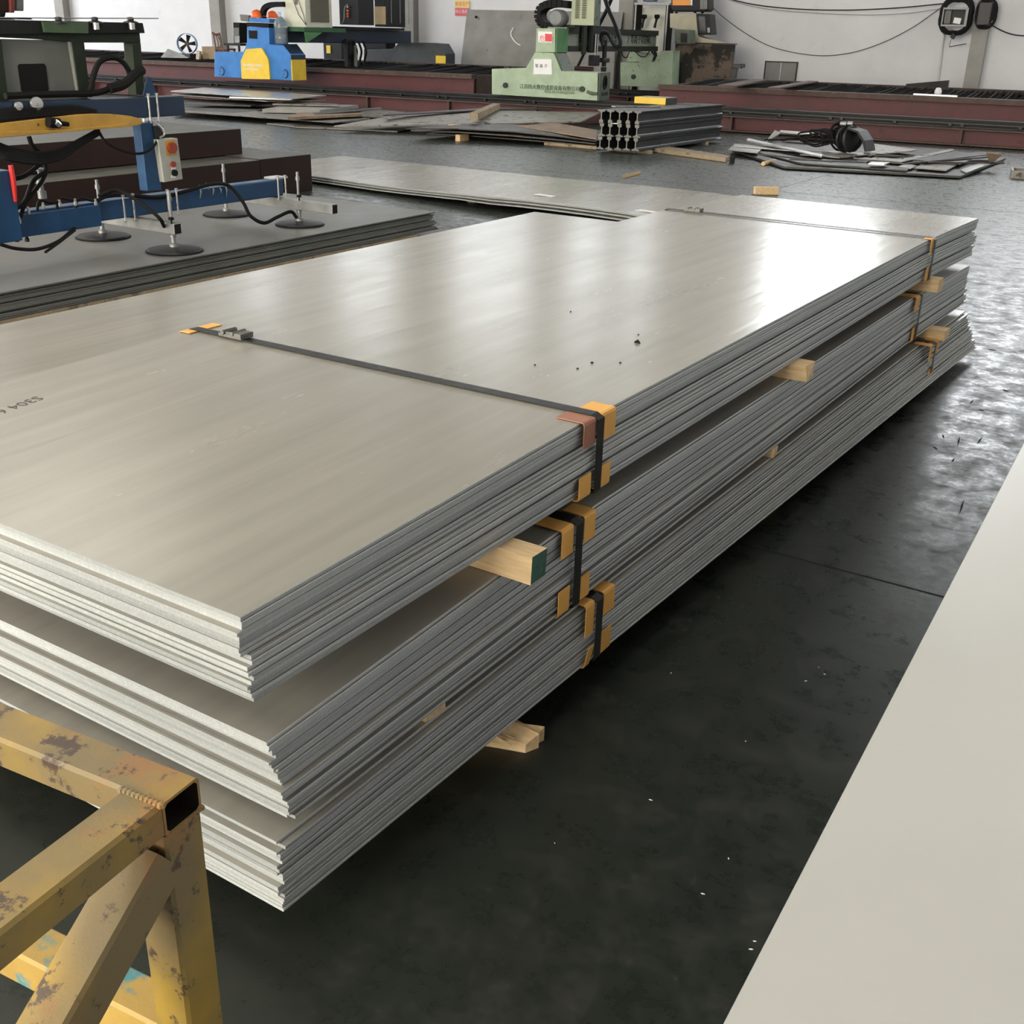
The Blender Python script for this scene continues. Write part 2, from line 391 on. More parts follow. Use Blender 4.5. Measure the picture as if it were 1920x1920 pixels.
# ================================================================ BUNDLES OF STEEL SHEETS
X0, W = -1.295, 1.5; XL = X0-W
def sheet_obj(name, xl, xr, ya, yb, ztop, th, label, cat, group, mats=(STEEL, EDGE), yaw=0, segs=14, xbend=None):
    """one rectangular sheet lying along y, its top following ztop(y); slot 0 faces, slot 1 sheared edges"""
    mb = MB(); ys = [ya+(yb-ya)*i/segs for i in range(segs+1)]; vs = []; c = .0012
    for i, y in enumerate(ys):
        z = ztop(y); dx = (xbend(y) if xbend else 0) + yaw*(y-(ya+yb)/2)
        a, b = xl+dx, xr+dx
        vs += [(a, y, z-th+c), (a, y, z-c), (a+c, y, z), (b-c, y, z), (b, y, z-c), (b, y, z-th+c), (b-c, y, z-th), (a+c, y, z-th)]
    fs = []; mi = []
    for i in range(segs):
        p, q = i*8, i*8+8
        for k in range(8):
            fs.append((p+k, p+(k+1) % 8, q+(k+1) % 8, q+k)); mi.append(0 if k in (2, 6) else 1)
    fs.append(tuple(range(8))); mi.append(1); fs.append(tuple(segs*8+7-k for k in range(8))); mi.append(1)
    n = len(mb.v); mb.v = [Vector(v) for v in vs]; mb.f = fs; mb.mi = mi
    o = mb.build(name, list(mats)); tag(o, label, cat, group); return o
def bundle(n, th, yk, T, B, y_near, y_far, where, group, spread=.012, xo=(0, 0), setback=.03, seed=1, th_j=0):
    rnd = random.Random(seed); T0 = lambda y: interp(y, yk, T); B0 = lambda y: interp(y, yk, B)
    gaps = [0]+[rnd.choice([.15, .3, .2, 2.6, .2, .4, 1.6]) for _ in range(n-1)]
    cum = np.cumsum(gaps); cum = cum/cum[-1]
    gx = gy = 0; outs = []
    for i in range(n):
        if i % 3 == 0 or rnd.random() < .3: gx = rnd.uniform(-spread, spread)*.6; gy = rnd.uniform(-spread, spread)*.62
        dx = gx + rnd.uniform(-.0025, .0025); dy = gy + rnd.uniform(-.004, .004) + setback*i/n
        k = cum[i]; fr = i/(n-1)
        def zt(y, i=i, k=k):
            total = T0(y)-B0(y); slack = max(0.0, total-n*th); return T0(y) - i*min(th, total/n) - slack*k
        thk = min(th, min((T0(y)-B0(y))/n for y in (y_near, y_far)))-.0003
        sub = xo[0]+(xo[1]-xo[0])*fr; yw = sub/(y_far-y_near)
        nm = ORD[i] if i < n-1 else 'bottom'
        lab = ('topmost grey steel sheet of %s' % where) if i == 0 else ('grey steel sheet, %s from the top of %s' % (nm, where) if i < n-1 else 'bottom grey steel sheet of %s' % where)
        outs.append(sheet_obj('steel_sheet', XL+dx+sub/2, X0+dx+sub/2, y_near+dy, y_far+dy*.6+rnd.uniform(-.006, .006), zt, thk, lab, 'steel sheet', group, yaw=yw))
    return outs
# upper strapped bundle
topS = bundle(20, .0093, [1.18, 2.4, 6.03, 7.18], [.829, .86, .86, .830], [.646, .649, .647, .61], 1.168, 7.18, 'the upper strapped bundle', 'steel sheets of the upper strapped bundle', seed=3, setback=.02)
midS = bundle(25, .0094, [1.2, 2.4, 6.0, 7.18], [.543, .590, .582, .55], [.338, .336, .344, .318], 1.215, 7.19, 'the middle strapped bundle', 'steel sheets of the middle strapped bundle', seed=5, setback=.045)
botS = bundle(20, .0086, [1.2, 2.45, 6.3, 7.2], [.300, .312, .285, .27], [.122, .116, .072, .055], 1.225, 7.2, 'the lowest strapped bundle', 'steel sheets of the lowest strapped bundle', seed=11, setback=.0, xo=(.03, .13))
# neighbouring stack, two bundles high, left of the main stack
XA = -4.27; adjr = XL-.035
for k in range(4):
    sheet_obj('steel_sheet', XA+random.uniform(-.004, .004), adjr, .9, 6.97+random.uniform(-.01, .01), lambda y, k=k: .598-k*.0095, .0093,
      ('topmost' if k == 0 else ORD[k]+' from top') + ' wide grey sheet of the plain neighbouring stack left of the strapped bundles', 'steel sheet', 'steel sheets of the neighbouring stack')
mb = MB()
for k in range(14): mb.ab((XA, .9, .10+k*.033), (adjr, 6.95, .10+k*.033+.031))
tag(mb.build('sheet_pack', EDGE), 'tightly packed grey sheets under the top of the neighbouring stack', 'steel sheets', None, 'stuff')

# timbers (bearers) under and between the bundles
def timber(xa, xb, y, z0, z1, wd, label, m=TIMBER, endm=None, group='timber bearers of the strapped bundles', yaw=0, cat='timber', rough=.004):
    rnd = random.Random(int(y*1000+z0*77)); mb = MB(); n = 10; ang = yaw
    d = Vector((math.cos(ang), math.sin(ang), 0)); s = Vector((-math.sin(ang), math.cos(ang), 0)); p0 = Vector((xa, y, 0)); L = xb-xa
    rings = []
    for i in range(n+1):
        c = p0+d*(L*i/n); j = lambda: rnd.uniform(-rough, rough)
        e = rnd.uniform(-.006, .006) if i == n else 0
        rings.append([c+d*e - s*(wd/2+j()) + Vector((0, 0, z0)), c+d*j() + s*(wd/2+j()) + Vector((0, 0, z0)), c+d*(e+j()) + s*(wd/2+j()) + Vector((0, 0, z1)), c+d*j() - s*(wd/2+j()) + Vector((0, 0, z1))])
    vs = [v for r in rings for v in r]; fs = []; mi = []
    for i in range(n):
        for k in range(4): fs.append((i*4+k, i*4+(k+1) % 4, i*4+4+(k+1) % 4, i*4+4+k)); mi.append(0)
    fs += [(3, 2, 1, 0), (n*4, n*4+1, n*4+2, n*4+3)]; mi += [1, 1]
    mb.v = vs; mb.f = fs; mb.mi = mi
    return tag(mb.build('timber_bearer', [m, endm or m]), label, cat, group)
GREENEND = wood_mat('green_painted_wood_end', (.02, .075, .055), (.035, .11, .08), .6)
z1 = lambda y: interp(y, [1.2, 2.4, 6.0, 7.18], [.543, .590, .582, .55]); z2 = lambda y: interp(y, [1.18, 2.4, 6.03, 7.18], [.646, .649, .647, .61])
z3 = lambda y: interp(y, [1.2, 2.45, 6.3, 7.2], [.300, .312, .285, .27]); z4 = lambda y: interp(y, [1.2, 2.4, 6.0, 7.18], [.338, .336, .344, .318])
z5 = lambda y: interp(y, [1.2, 2.45, 6.3, 7.2], [.122, .116, .072, .055])
timber(XL-.03, X0+.094, 2.03, z1(2.03), z2(2.03), .07, 'pine bearer with green painted end under the upper bundle near the front strap', endm=GREENEND, rough=.003)
timber(XL-.02, X0+.062, 4.06, z1(4), z2(4), .09, 'pine bearer jutting out under the middle of the upper bundle')
timber(XL-.02, X0+.065, 6.12, z1(6.12), z2(6.12), .10, 'pine bearer under the far end of the upper bundle beside the far strap')
timber(XL-.02, X0-.004, 1.75, z3(1.75), z4(1.75), .07, 'flattened split bearer end between middle and lowest bundle near the front')
timber(XL-.02, X0+.012, 3.92, z3(3.92), z4(3.92), .045, 'thin pine bearer end between middle and lowest bundle halfway along')
timber(XL-.02, X0+.10, 6.33, z3(6.33), z4(6.33), .11, 'pine bearer between middle and lowest bundle at the far end')
for y in (4.2, 6.6): timber(XL, X0-.05, y, 0, z5(y), .08, 'pine bearer on the floor under the lowest bundle' + (' halfway along' if y < 5 else ' at the far end'), rough=0)
timber(XL, X0-.06, 2.0, .07, z5(2.0), .08, 'pine bearer on the floor under the lowest bundle near the front', rough=0)
for y in (1.6, 4, 6.4): 
    mb = MB(); mb.ab((XA, y-.04, 0), (adjr, y+.04, .0995)); tag(mb.build('timber_bearer', TIMBER), 'pine bearer under the neighbouring plain stack at its ' + {1.6: 'near end', 4: 'middle', 6.4: 'far end'}[y], 'timber', 'timber bearers of the neighbouring stack')
# crushed splintered timber sticking out on the floor
mb = MB(); rnd = random.Random(4); P = [pz(*q, .0) for q in [(885, 1395), (905, 1350), (1000, 1382), (1020, 1388), (1005, 1396), (1010, 1402), (985, 1412), (930, 1402)]]
c0 = Vector((X0-.35, P[0].y+.02, 0)); 
pts = [Vector((X0-.5, P[0].y-.01, 0)), Vector((X0-.5, P[1].y+.0, 0))] + P[1:] + [P[0]]
n = len(pts); top = [Vector((p.x, p.y, .068 if k < 2 else (.062 if k in (2, n-1) else .045 - .018*(k % 2)))) for k, p in enumerate(pts)]
top = [t*1 for t in top]
cen = sum(pts, Vector())/n
mb.add(pts+top, [(i, (i+1) % n, (i+1) % n+n, i+n) for i in range(n)]); mb.add(pts, [tuple(range(n-1, -1, -1))])
cc = sum(P, Vector())/len(P); cc.z = .062
mb.add(top+[cc], [(i, (i+1) % n, n) for i in range(n)])
d = (P[2]-P[1]).normalized()
for k in range(9):
    a = P[1].lerp(P[0], (k+.5)/9) + d*rnd.uniform(-.01, .02); a.z = .045+rnd.uniform(0, .014); L = rnd.uniform(.06, .135)
    b = a+d*L; b.z = .03+rnd.uniform(0, .015); mb.tube([a, b], [.009, .002], 5)
tag(mb.build('splintered_timber', TIMBER), 'crushed pale timber with splintered end on the floor beneath the lowest bundle', 'timber')

# steel straps round the bundles, buckles, corner pads
def strap(y_r, y_l, zt, zb, xr, label, buckle=None, wd=.034, bottom=True, xl=XL):
    t = thing('steel_strap', label, 'strap', ((xl+xr)/2, (y_r+y_l)/2, zb), 'straps around the bundles')
    th = .0022; up_ = .0045; e = .009
    path = [(xl-.006, zb-.004), (xl-.006, zt-.003), (xl+.01, zt+up_), (xr-.012, zt+up_), (xr+e, zt-.006), (xr+e, zb+.004), (xr-.01, zb-.005)]
    if bottom: path.append((xl+.01, zb-.005))
    mb = MB(); yy = lambda x: y_l+(y_r-y_l)*(x-xl)/(xr-xl)
    for (xa, za), (xb, zb_) in zip(path[:-1], path[1:]):
        ya, yb = yy(xa), yy(xb); dd = Vector((xb-xa, 0, zb_-za)).normalized(); nn = Vector((-dd.z, 0, dd.x))*th/2
        A1 = Vector((xa, ya, za)); B1 = Vector((xb, yb, zb_)); h = Vector((0, wd/2, 0))
        mb.hexa([A1-h-nn, B1-h-nn, B1+h-nn, A1+h-nn], [A1-h+nn, B1-h+nn, B1+h+nn, A1+h+nn])
    mb.build('band', STRAPM, t)
    if buckle is not None:
        b = MB(); x = buckle; y = yy(x); z = zt+up_+.001
        b.box((x, y, z+.006), (.10, wd+.018, .010)); b.box((x+.035, y, z+.013), (.03, wd+.02, .012)); b.box((x-.02, y-.018, z+.012), (.05, .012, .01))
        b.cyl((x-.03, y-wd/2-.012, z+.014), (x-.03, y+wd/2+.012, z+.014), .008, 8); b.cyl((x+.012, y-wd/2-.012, z+.016), (x+.012, y+wd/2+.012, z+.016), .007, 8)
        b.box((x-.052, y+.01, z+.007), (.02, wd*.6, .006)); b.build('buckle', mat('dull_buckle_metal', (.13, .13, .12), .5, .5, .2, 20, .1), t, bevel=.001)
    return t
def pad(y, wd, xe, ze, legx, legz, label, m=PAD, below=False, left=False, group='card corner pads under the straps', curl=.0):
    th = .0022; s = -1 if left else 1; g = -1 if below else 1
    mb = MB(); cx = xe+s*.0035; cz = ze+g*.0022
    prof = [(cx-s*legx, cz+g*curl), (cx-s*.008, cz), (cx-s*.002, cz-g*.002), (cx, cz-g*.008), (cx+s*curl, cz-g*legz)]
    for (xa, za), (xb, zb) in zip(prof[:-1], prof[1:]):
        dd = Vector((xb-xa, 0, zb-za)).normalized(); nn = Vector((-dd.z, 0, dd.x))*th/2; A1 = Vector((xa, y, za)); B1 = Vector((xb, y, zb)); h = Vector((0, wd/2, 0)); k = Vector((0, .004, 0))
        mb.hexa([A1-h-nn, B1-h-nn, B1+h-nn, A1+h-nn], [A1-h+nn, B1-h+nn, B1+h+nn, A1+h+nn])
    return tag(mb.build('corner_pad', m), label, 'corner pad', group)
XE = X0+.011
# upper bundle: near strap y 2.43, far strap y 6.03
strap(2.445, 2.43, .860, .647, XE, 'black strap with buckle across the top bundle, nearest the viewer', buckle=XL+.20, wd=.036)
pad(2.500, .075, XE, .860, .075, .075, 'yellow card pad right of the near strap on the top corner of the upper bundle')
pad(2.395, .062, XE, .859, .085, .070, 'copper brown card pad left of the near strap on the upper bundle', PADCOP)
pad(2.490, .062, XE+.001, .649, .05, .066, 'yellow card pad right of the near strap on the lower corner of the upper bundle', below=True)
pad(2.385, .062, XE, .649, .05, .066, 'yellow card pad left of the near strap on the lower corner of the upper bundle', below=True)
pad(2.45, .14, XL-.002, .860, .05, .05, 'yellow card pad under the near strap at the left top edge of the upper bundle', left=True)
strap(6.035, 6.02, .860, .645, XE, 'dark strap across the far end of the upper bundle', buckle=XL+.17, wd=.034)
pad(6.00, .06, XE, .860, .04, .075, 'yellow card pad at the top corner under the far strap of the upper bundle')
pad(6.00, .07, XE, .647, .04, .075, 'yellow card pad at the lower corner under the far strap of the upper bundle', below=True)
# middle bundle
strap(2.36, 2.36, .589, .335, XE, 'black strap around the near end of the middle bundle', wd=.036)
pad(2.425, .06, XE, .589, .07, .08, 'yellow card pad right of the near strap on the top corner of the middle bundle')
pad(2.305, .06, XE, .588, .11, .082, 'yellow card pad left of the near strap on the top corner of the middle bundle')
pad(2.415, .05, XE, .337, .05, .075, 'yellow card pad right of the near strap on the lower corner of the middle bundle', below=True)
pad(2.300, .058, XE, .337, .05, .078, 'yellow card pad left of the near strap on the lower corner of the middle bundle', below=True)
strap(5.95, 5.95, .583, .342, XE, 'black strap around the far end of the middle bundle', wd=.034)
pad(5.885, .075, XE, .583, .10, .075, 'yellow card pad at the top corner by the far strap of the middle bundle')
pad(5.93, .11, XE, .345, .04, .075, 'yellow card pad at the lower corner by the far strap of the middle bundle', below=True)
# lowest bundle
xe4 = X0+.035; xe6 = X0+.085
strap(2.48, 2.46, .313, .114, X0+.024, 'black strap around the near end of the lowest bundle', wd=.036)
pad(2.545, .065, X0+.024, .312, .06, .075, 'yellow card pad right of the near strap on the top corner of the lowest bundle')
pad(2.432, .048, X0+.024, .312, .05, .10, 'narrow yellow card pad left of the near strap on the lowest bundle')
pad(2.535, .06, X0+.026, .116, .04, .075, 'yellow card pad right of the near strap on the lower corner of the lowest bundle', below=True)
pad(2.425, .03, X0+.026, .116, .04, .07, 'curled yellow card strip left of the near strap, lower corner of lowest bundle', below=True, curl=.012)
strap(6.19, 6.17, .288, .075, xe6-.01, 'black strap around the far end of the lowest bundle', wd=.034)
pad(6.12, .055, xe6-.012, .287, .09, .085, 'yellow card pad left of the far strap on the top corner of the lowest bundle')
pad(6.255, .055, xe6-.010, .287, .07, .075, 'yellow card pad right of the far strap on the top corner of the lowest bundle')
pad(6.19, .12, xe6-.008, .078, .04, .075, 'yellow card pad at the lower corner by the far strap of the lowest bundle', below=True)

# handwriting and specks on the topmost sheet
T0 = topS[0]; zt0 = lambda y: interp(y, [1.18, 2.4, 6.03, 7.18], [.829, .86, .86, .830])
a = pz(66, 735, .855); b = pz(0, 760, .85); d = (b-a).normalized(); d.z = -.012*0
a.z = zt0(a.y)+.0006
text('handwriting', 'S304 60×m', .052, a, (d.x, d.y, (zt0(b.y)-zt0(a.y))/max((b-a).length, .01)), (-d.y, d.x, 0), INKM, T0, .0002)
for px, py in [(1195, 643), (1083, 692), (1197, 628), (1003, 685), (1163, 681), (1110, 681), (1070, 585)]:
    c = pz(px, py, .8605); mb = MB(); s = random.uniform(.0022, .0035)
    if py in (643,): s = .0065
    mb.tube([c+Vector((-s*1.6, 0, .001)), c+Vector((0, s*.3, s*.8)), c+Vector((s*1.6, -s*.3, .001))], [s*.4, s, s*.35], 6)
    tag(mb.build('dirt_clod', BLACK), {1195: 'largest dark crumb of dirt on the topmost sheet', 1083: 'dark crumb left of the others between strap and right edge on the top sheet', 1197: 'small dark crumb right behind the largest crumb on the top sheet', 1003: 'dark crumb nearest the near strap on the topmost sheet', 1163: 'dark crumb in front of the largest crumb on the top sheet', 1110: 'dark crumb in the middle of the row of crumbs on the top sheet', 1070: 'lone faint crumb farthest along the topmost sheet'}[px], 'dirt', 'crumbs on the topmost sheet')

# ================================================================ WIDE SHEETS ON THE FLOOR BEHIND
ang = math.atan2(-.8, 5.0)
def wz(x): return interp(x, [-11, -9.9, -8.4, -7.2, -6.2, -5.2, -4.2], [.085, .095, .100, .135, .175, .185, .15])
for k in range(5):
    mb = MB(); n = 16; th = .011; off = [.0, .035, -.03, .05, -.06][k]
    rows = []
    for i in range(n+1):
        s_ = -11.2+(7.0)*i/n; yn = 10.0-.13*(s_+4.9) + off*.8
        yf = yn+2.05+off*.3; z = wz(s_)-k*.0125 - (.004*k if s_ > -7 else 0); zf = z + .012*math.sin(s_*1.3)
        rows.append([(s_, yn, z-th), (s_, yf, zf-th), (s_, yf, zf), (s_, yn, z)])
    vs = [v for r in rows for v in r]; fs = []; mi = []
    for i in range(n):
        for q in range(4): fs.append((i*4+q, i*4+(q+1) % 4, i*4+4+(q+1) % 4, i*4+4+q)); mi.append(0 if q in (0, 2) else 1)
    fs += [(3, 2, 1, 0), (n*4, n*4+1, n*4+2, n*4+3)]; mi += [1, 1]
    mb.v = [Vector(v) for v in vs]; mb.f = fs; mb.mi = mi
    o = mb.build('steel_sheet', [STEEL, EDGE]); tag(o, ('topmost' if k == 0 else ORD[k]+' from the top') + ' bowed wide sheet on the floor behind the bundles', 'steel sheet', 'bowed sheets on the floor')
    if k == 0: wide0 = o
for (px, py) in ((1022, 362), (1214, 393)):
    c = pz(px, py, .195); mb = MB(); h = wz(c.x)+.0035
    mb.box((c.x, c.y, h), (.24, .10, .0012), Matrix.Rotation(-.13, 3, 'Z')); o = mb.build('sticker', PAPER)
    tag(o, 'white paper sticker on the bowed wide sheets, ' + ('nearer the strapped bundles' if px > 1100 else 'farther from the strapped bundles'), 'sticker', 'stickers on the bowed sheets')
for (x, y, L, lab) in [(-5.3, 9.85, 2.5, 'near right'), (-4.75, 10.2, 2.45, 'right hand')]:
    pass
mb = MB(); mb.ab((-5.25, 10.35, 0), (-5.15, 12.15, wz(-5.2)-.0755)); tag(mb.build('timber_bearer', TIMBERD), 'dirty timber under the raised right part of the bowed wide sheets', 'timber')
mb = MB(); mb.ab((-7.4, 10.6, 0), (-7.3, 12.2, wz(-7.35)-.067)); tag(mb.build('timber_bearer', TIMBERD), 'thin dirty timber under the middle of the bowed wide sheets', 'timber')
mb = MB(); mb.ab((-9.6, 10.8, 0), (-9.5, 12.6, wz(-9.5)-.064)); tag(mb.build('timber_bearer', TIMBERD), 'thin timber under the left part of the bowed wide sheets', 'timber')
a = pz(1418, 357, .07); b = pz(1456, 352, .07); c = (a+b)/2
mb = MB(); mb.box((c.x-.02, c.y+.05, .045), (.30, .10, .09), Matrix.Rotation(.6, 3, 'Z')); tag(mb.build('timber_block', TIMBER, bevel=.006), 'pale timber block on the floor just behind the far end of the strapped bundles', 'timber')
a = pz(1168, 330, .03); b = pz(1200, 322, .03)
mb = MB(); mb.prism([a+Vector((0, -.02, -.03)), b+Vector((0, -.02, -.03)), b+Vector((0, .02, -.03)), a+Vector((0, .02, -.03))], (0, 0, .045)); tag(mb.build('thin_batten', TIMBER), 'thin light batten on the floor behind the bowed wide sheets', 'timber')

# ================================================================ LOW STACK UNDER THE VACUUM LIFTER
XR = -6.40
th = .0105; z = .205; k = 0
rnd = random.Random(2)
def lowz(i): return .205-i*.0112-(.006 if i > 5 else 0)-(.006 if i > 9 else 0)
for i in range(13):
    dx = rnd.uniform(-.012, .012)+(.03 if i > 5 else 0)+(.03 if i > 9 else 0); dy = rnd.uniform(-.02, .02)
    sheet_obj('steel_sheet', -8.6+dx, XR+dx-.02, 1.5+dy, 8.62+dy, lambda y, i=i: lowz(i), th, ('topmost' if i == 0 else ORD[i]+' from the top' if i < 12 else 'bottom') + ' dull grey sheet of the low stack under the suction lifter', 'steel sheet', 'dull sheets under the suction lifter', segs=2, mats=(DULL, DULLE))
for j, (xx, zz) in enumerate([(XR-.01, .045), (-7.5, .045), (-8.5, .045)]):
    mb = MB(); mb.ab((xx-.05, 1.6, 0), (xx+.05, 8.3, .044)); tag(mb.build('timber_bearer', TIMBERD), 'long dirty timber under the ' + ['right edge', 'middle', 'left edge'][j] + ' of the low stack', 'timber', 'long timbers under the low stack')

# ================================================================ BROWN STEEL SLABS
mb = MB(); mb.ab((-11.6, 2.5, 0), (-9.36, 9.33, .405)); tag(mb.build('steel_slab', [BROWN, BROWNTOP], bevel=.006), 'long low brown primed slab behind the suction lifter', 'steel slab', 'brown steel slabs')
s1 = bpy.data.objects['steel_slab']
mb = MB(); mb.ab((-11.6, 9.34, 0), (-9.36, 10.17, .412)); s2 = mb.build('steel_slab', [BROWN, BROWNTOP], bevel=.006); tag(s2, 'short brown slab at the right end of the long low slab', 'steel slab', 'brown steel slabs')
mb = MB(); mb.ab((-11.5, 2.5, .413), (-9.92, 9.62, .69)); s3 = mb.build('steel_slab', [BROWN, BROWNTOP], bevel=.006); tag(s3, 'brown slab lying on top of the low brown slabs', 'steel slab', 'brown steel slabs')
for s in (s1, s2, s3):
    for p in s.data.polygons:
        if p.normal.z > .9: p.material_index = 1

# ================================================================ WHITE SHEETS AT THE RIGHT, CLOSE TO THE VIEWER
xb = lambda y: -.0345*(y-1.13)
for k in range(5):
    o = sheet_obj('white_sheet', -.342+(.004 if k % 2 else 0), 1.158, -.35, 5.65, lambda y, k=k: .5-k*.0105, .010,
        ['smooth white filmed sheet on top of the pile at the right, nearest the viewer', 'second filmed sheet of the white pile at the right', 'third filmed sheet of the white pile at the right', 'fourth filmed sheet of the white pile at the right', 'bottom filmed sheet of the white pile at the right'][k],
        'steel sheet', 'white filmed sheets at the right', mats=(FILM, EDGE), segs=10, xbend=xb)
mb = MB()
for k in range(9): mb.ab((-.30, -.3, .09+k*.04), (1.1, 5.4, .128+k*.04))
for v in mb.v: v.x += xb(v.y)
tag(mb.build('sheet_pack', EDGE), 'tightly packed sheets under the white filmed sheets at the right', 'steel sheets', None, 'stuff')
for y, l in ((.2, 'near end'), (2.6, 'middle'), (5.0, 'far end')):
    mb = MB(); mb.ab((-.25+xb(y), y-.05, 0), (1.0+xb(y), y+.05, .0895)); tag(mb.build('timber_bearer', TIMBER), 'timber under the %s of the white pile at the right' % l, 'timber', 'timbers under the white pile')

# ================================================================ YELLOW TUBE TRESTLE, FOREGROUND LEFT
def frame_mat():
    m, nt, b = newmat('worn_yellow_enamel'); co = coords(nt)
    n1 = noise(nt, co, 9, 6, .6); n2 = noise(nt, co, 17, 9, .72); n3 = noise(nt, co, 3.5, 4, .6); n4 = noise(nt, co, 6, 6, .7)
    c = mixc(nt, ramp(nt, n1, [(.3, 0.0), (.7, 1.0)]), (.23, .15, .024), (.35, .225, .034))
    c = mixc(nt, ramp(nt, n3, [(.38, 0.0), (.56, .88)]), c, (.155, .118, .060))
    c = mixc(nt, ramp(nt, n4, [(.54, 0.0), (.64, .75)]), c, (.25, .115, .038))
    c = mixc(nt, ramp(nt, n2, [(.56, 0.0), (.60, .95)]), c, (.050, .030, .022))
    nt.links.new(c, b.inputs['Base Color']); nt.links.new(mth(nt, 'MULTIPLY_ADD', n1, .4, .3), b.inputs['Roughness'])
    setbump(nt, b, n2, .35, .003); return m
FY = frame_mat()
TEAL = mat('worn_yellow_teal_paint', (.36, .235, .055), .55, 0, .15, 7, .2, 60, ((.06, .22, .25), .56, 9))
fe1 = Vector((.9946, .104, 0)); fe2 = Vector((-.104, .9946, 0)); FZ = Vector((0, 0, 1))
RF = Matrix((fe1, fe2, FZ)).transposed()
fc = CAM + ray(372, 1455)*1.2          # top far right corner of the trestle
TW = .056; TH = .043
t = thing('yellow_trestle', 'worn yellow square tube trestle with diagonal brace, in the near left corner', 'trestle', (fc.x-.3, fc.y-.3, 0))
def ft(a, b, wd=TW, hollow_end=None, th=None):     # square tube in trestle coordinates (along e1, e2, z) relative to fc
    mb = MB(); A1 = fc+fe1*a[0]+fe2*a[1]+FZ*a[2]; B1 = fc+fe1*b[0]+fe2*b[1]+FZ*b[2]
    d = (B1-A1).normalized(); s = d.cross(FZ) if abs(d.z) < .9 else fe1.copy(); s.normalize(); n = s.cross(d).normalized()
    if abs(d.z) >= .9: s, n = fe1, fe2
    def ring(P, k): return [P-s*k-n*k, P+s*k-n*k, P+s*k+n*k, P-s*k+n*k]
    h = wd/2; hn = (th or wd)/2; c = .004
    def oct_(P, k):
        q = hn-(h-k); return [P-s*(k-c)-n*q, P+s*(k-c)-n*q, P+s*k-n*(q-c), P+s*k+n*(q-c), P+s*(k-c)+n*q, P-s*(k-c)+n*q, P-s*k+n*(q-c), P-s*k-n*(q-c)]
    o1, o2 = oct_(A1, h), oct_(B1, h)
    mb.add(o1+o2, [(i, (i+1) % 8, (i+1) % 8+8, i+8) for i in range(8)])
    mb.add(o1, [tuple(range(7, -1, -1))])
    if hollow_end:
        i1 = oct_(B1, h-.0035); i2 = oct_(B1-d*.2, h-.0035)
        mb.add(o2+i1, [(i, (i+1) % 8, (i+1) % 8+8, i+8) for i in range(8)])
        mb.add(i1+i2, [(i, (i+1) % 8, (i+1) % 8+8, i+8) for i in range(8)], 1); mb.add(i2, [tuple(range(8))], 1)
    else: mb.add(o2, [tuple(range(8))])
    return mb
h = TW/2
INNER = mat('dark_tube_inside', (.02, .014, .01), .8, 0, .2, 8, 0)
ft((-1.1, -h, -TH/2), (0, -h, -TH/2), hollow_end=True, th=TH).build('top_rail', [FY, INNER], t)
ft((-h, -TW-.001, -TH/2), (-h, -1.3, -TH/2), th=TH).build('side_rail', FY, t)
ft((-h, -h, -TH-.001), (-h, -h, -fc.z)).build('leg', FY, t)
ft((-h, -TW*.9, -TW*1.45), (-h, -1.15, -.84)).build('diagonal_brace', FY, t)
lr = 0
# lower cross rail height: top edge passes px (167,1817) in the leg plane
q = ray(230, 1846); tt = ((fc-CAM).dot(fe2)-h)/q.dot(fe2); zl = (CAM+q*tt).z
ft((-1.1, -h, zl-fc.z-h), (-TW-.001, -h, zl-fc.z-h)).build('lower_rail', TEAL, t)
w_ = MB(); rnd = random.Random(3)
for k in range(10):
    p = fc+fe1*(-TW*.98*(k/9))+fe2*(-TW-.001)+FZ*(-.0005); w_.lathe([(.001, -.003), (.005, -.001), (.004, .003), (.001, .004)], p, 6)
for k in range(8):
    p = fc+fe1*(-.002)+fe2*(-TW*k/8)+FZ*(-TH-.001); w_.lathe([(.001, -.003), (.005, -.001), (.004, .003), (.001, .004)], p, 6)
w_.build('weld_bead', FY, t, kind='stuff')
for (sx, sy) in ((-1.05, -h), (-h, -1.27), (-1.05, -1.27)):
    ft((sx, sy, -TH-.001), (sx, sy, -fc.z)).build('leg', FY, t)
ft((-1.05, -1.3, -TH/2), (-1.05, -TW-.001, -TH/2), th=TH).build('side_rail', FY, t)

# ================================================================ VACUUM LIFTER OVER THE LOW STACK
XB = -7.12
t = thing('vacuum_lifter', 'blue and green suction lifter with yellow boom standing over the low grey stack', 'lifting machine', (XB, 5.9, .21))
def bar(mb, a, b, w_, h_, mi=0):
    a = Vector(a); b = Vector(b); d = (b-a).normalized(); s = d.cross(Vector((0, 0, 1)))
    if s.length < .1: s = Vector((1, 0, 0))
    s.normalize(); n = s.cross(d); s = s*w_/2; n = n*h_/2
    return mb.hexa([a-s-n, a+s-n, b+s-n, b-s-n], [a-s+n, a+s+n, b+s+n, b-s+n], mi)
mb = MB(); mb.ab((XB-.06, 3.6, .425), (XB+.06, 7.30, .565)); mb.build('lower_beam', LBLUE, t, bevel=.008)
mb = MB(); mb.ab((XB+.061, 3.6, .40), (XB+.10, 5.35, .55)); mb.build('manifold_plate', LBLUE, t, bevel=.004)
mb = MB(); mb.ab((XB-.065, 7.20, .568), (XB+.065, 7.36, .582)); mb.build('end_cap_plate', CHROME, t)
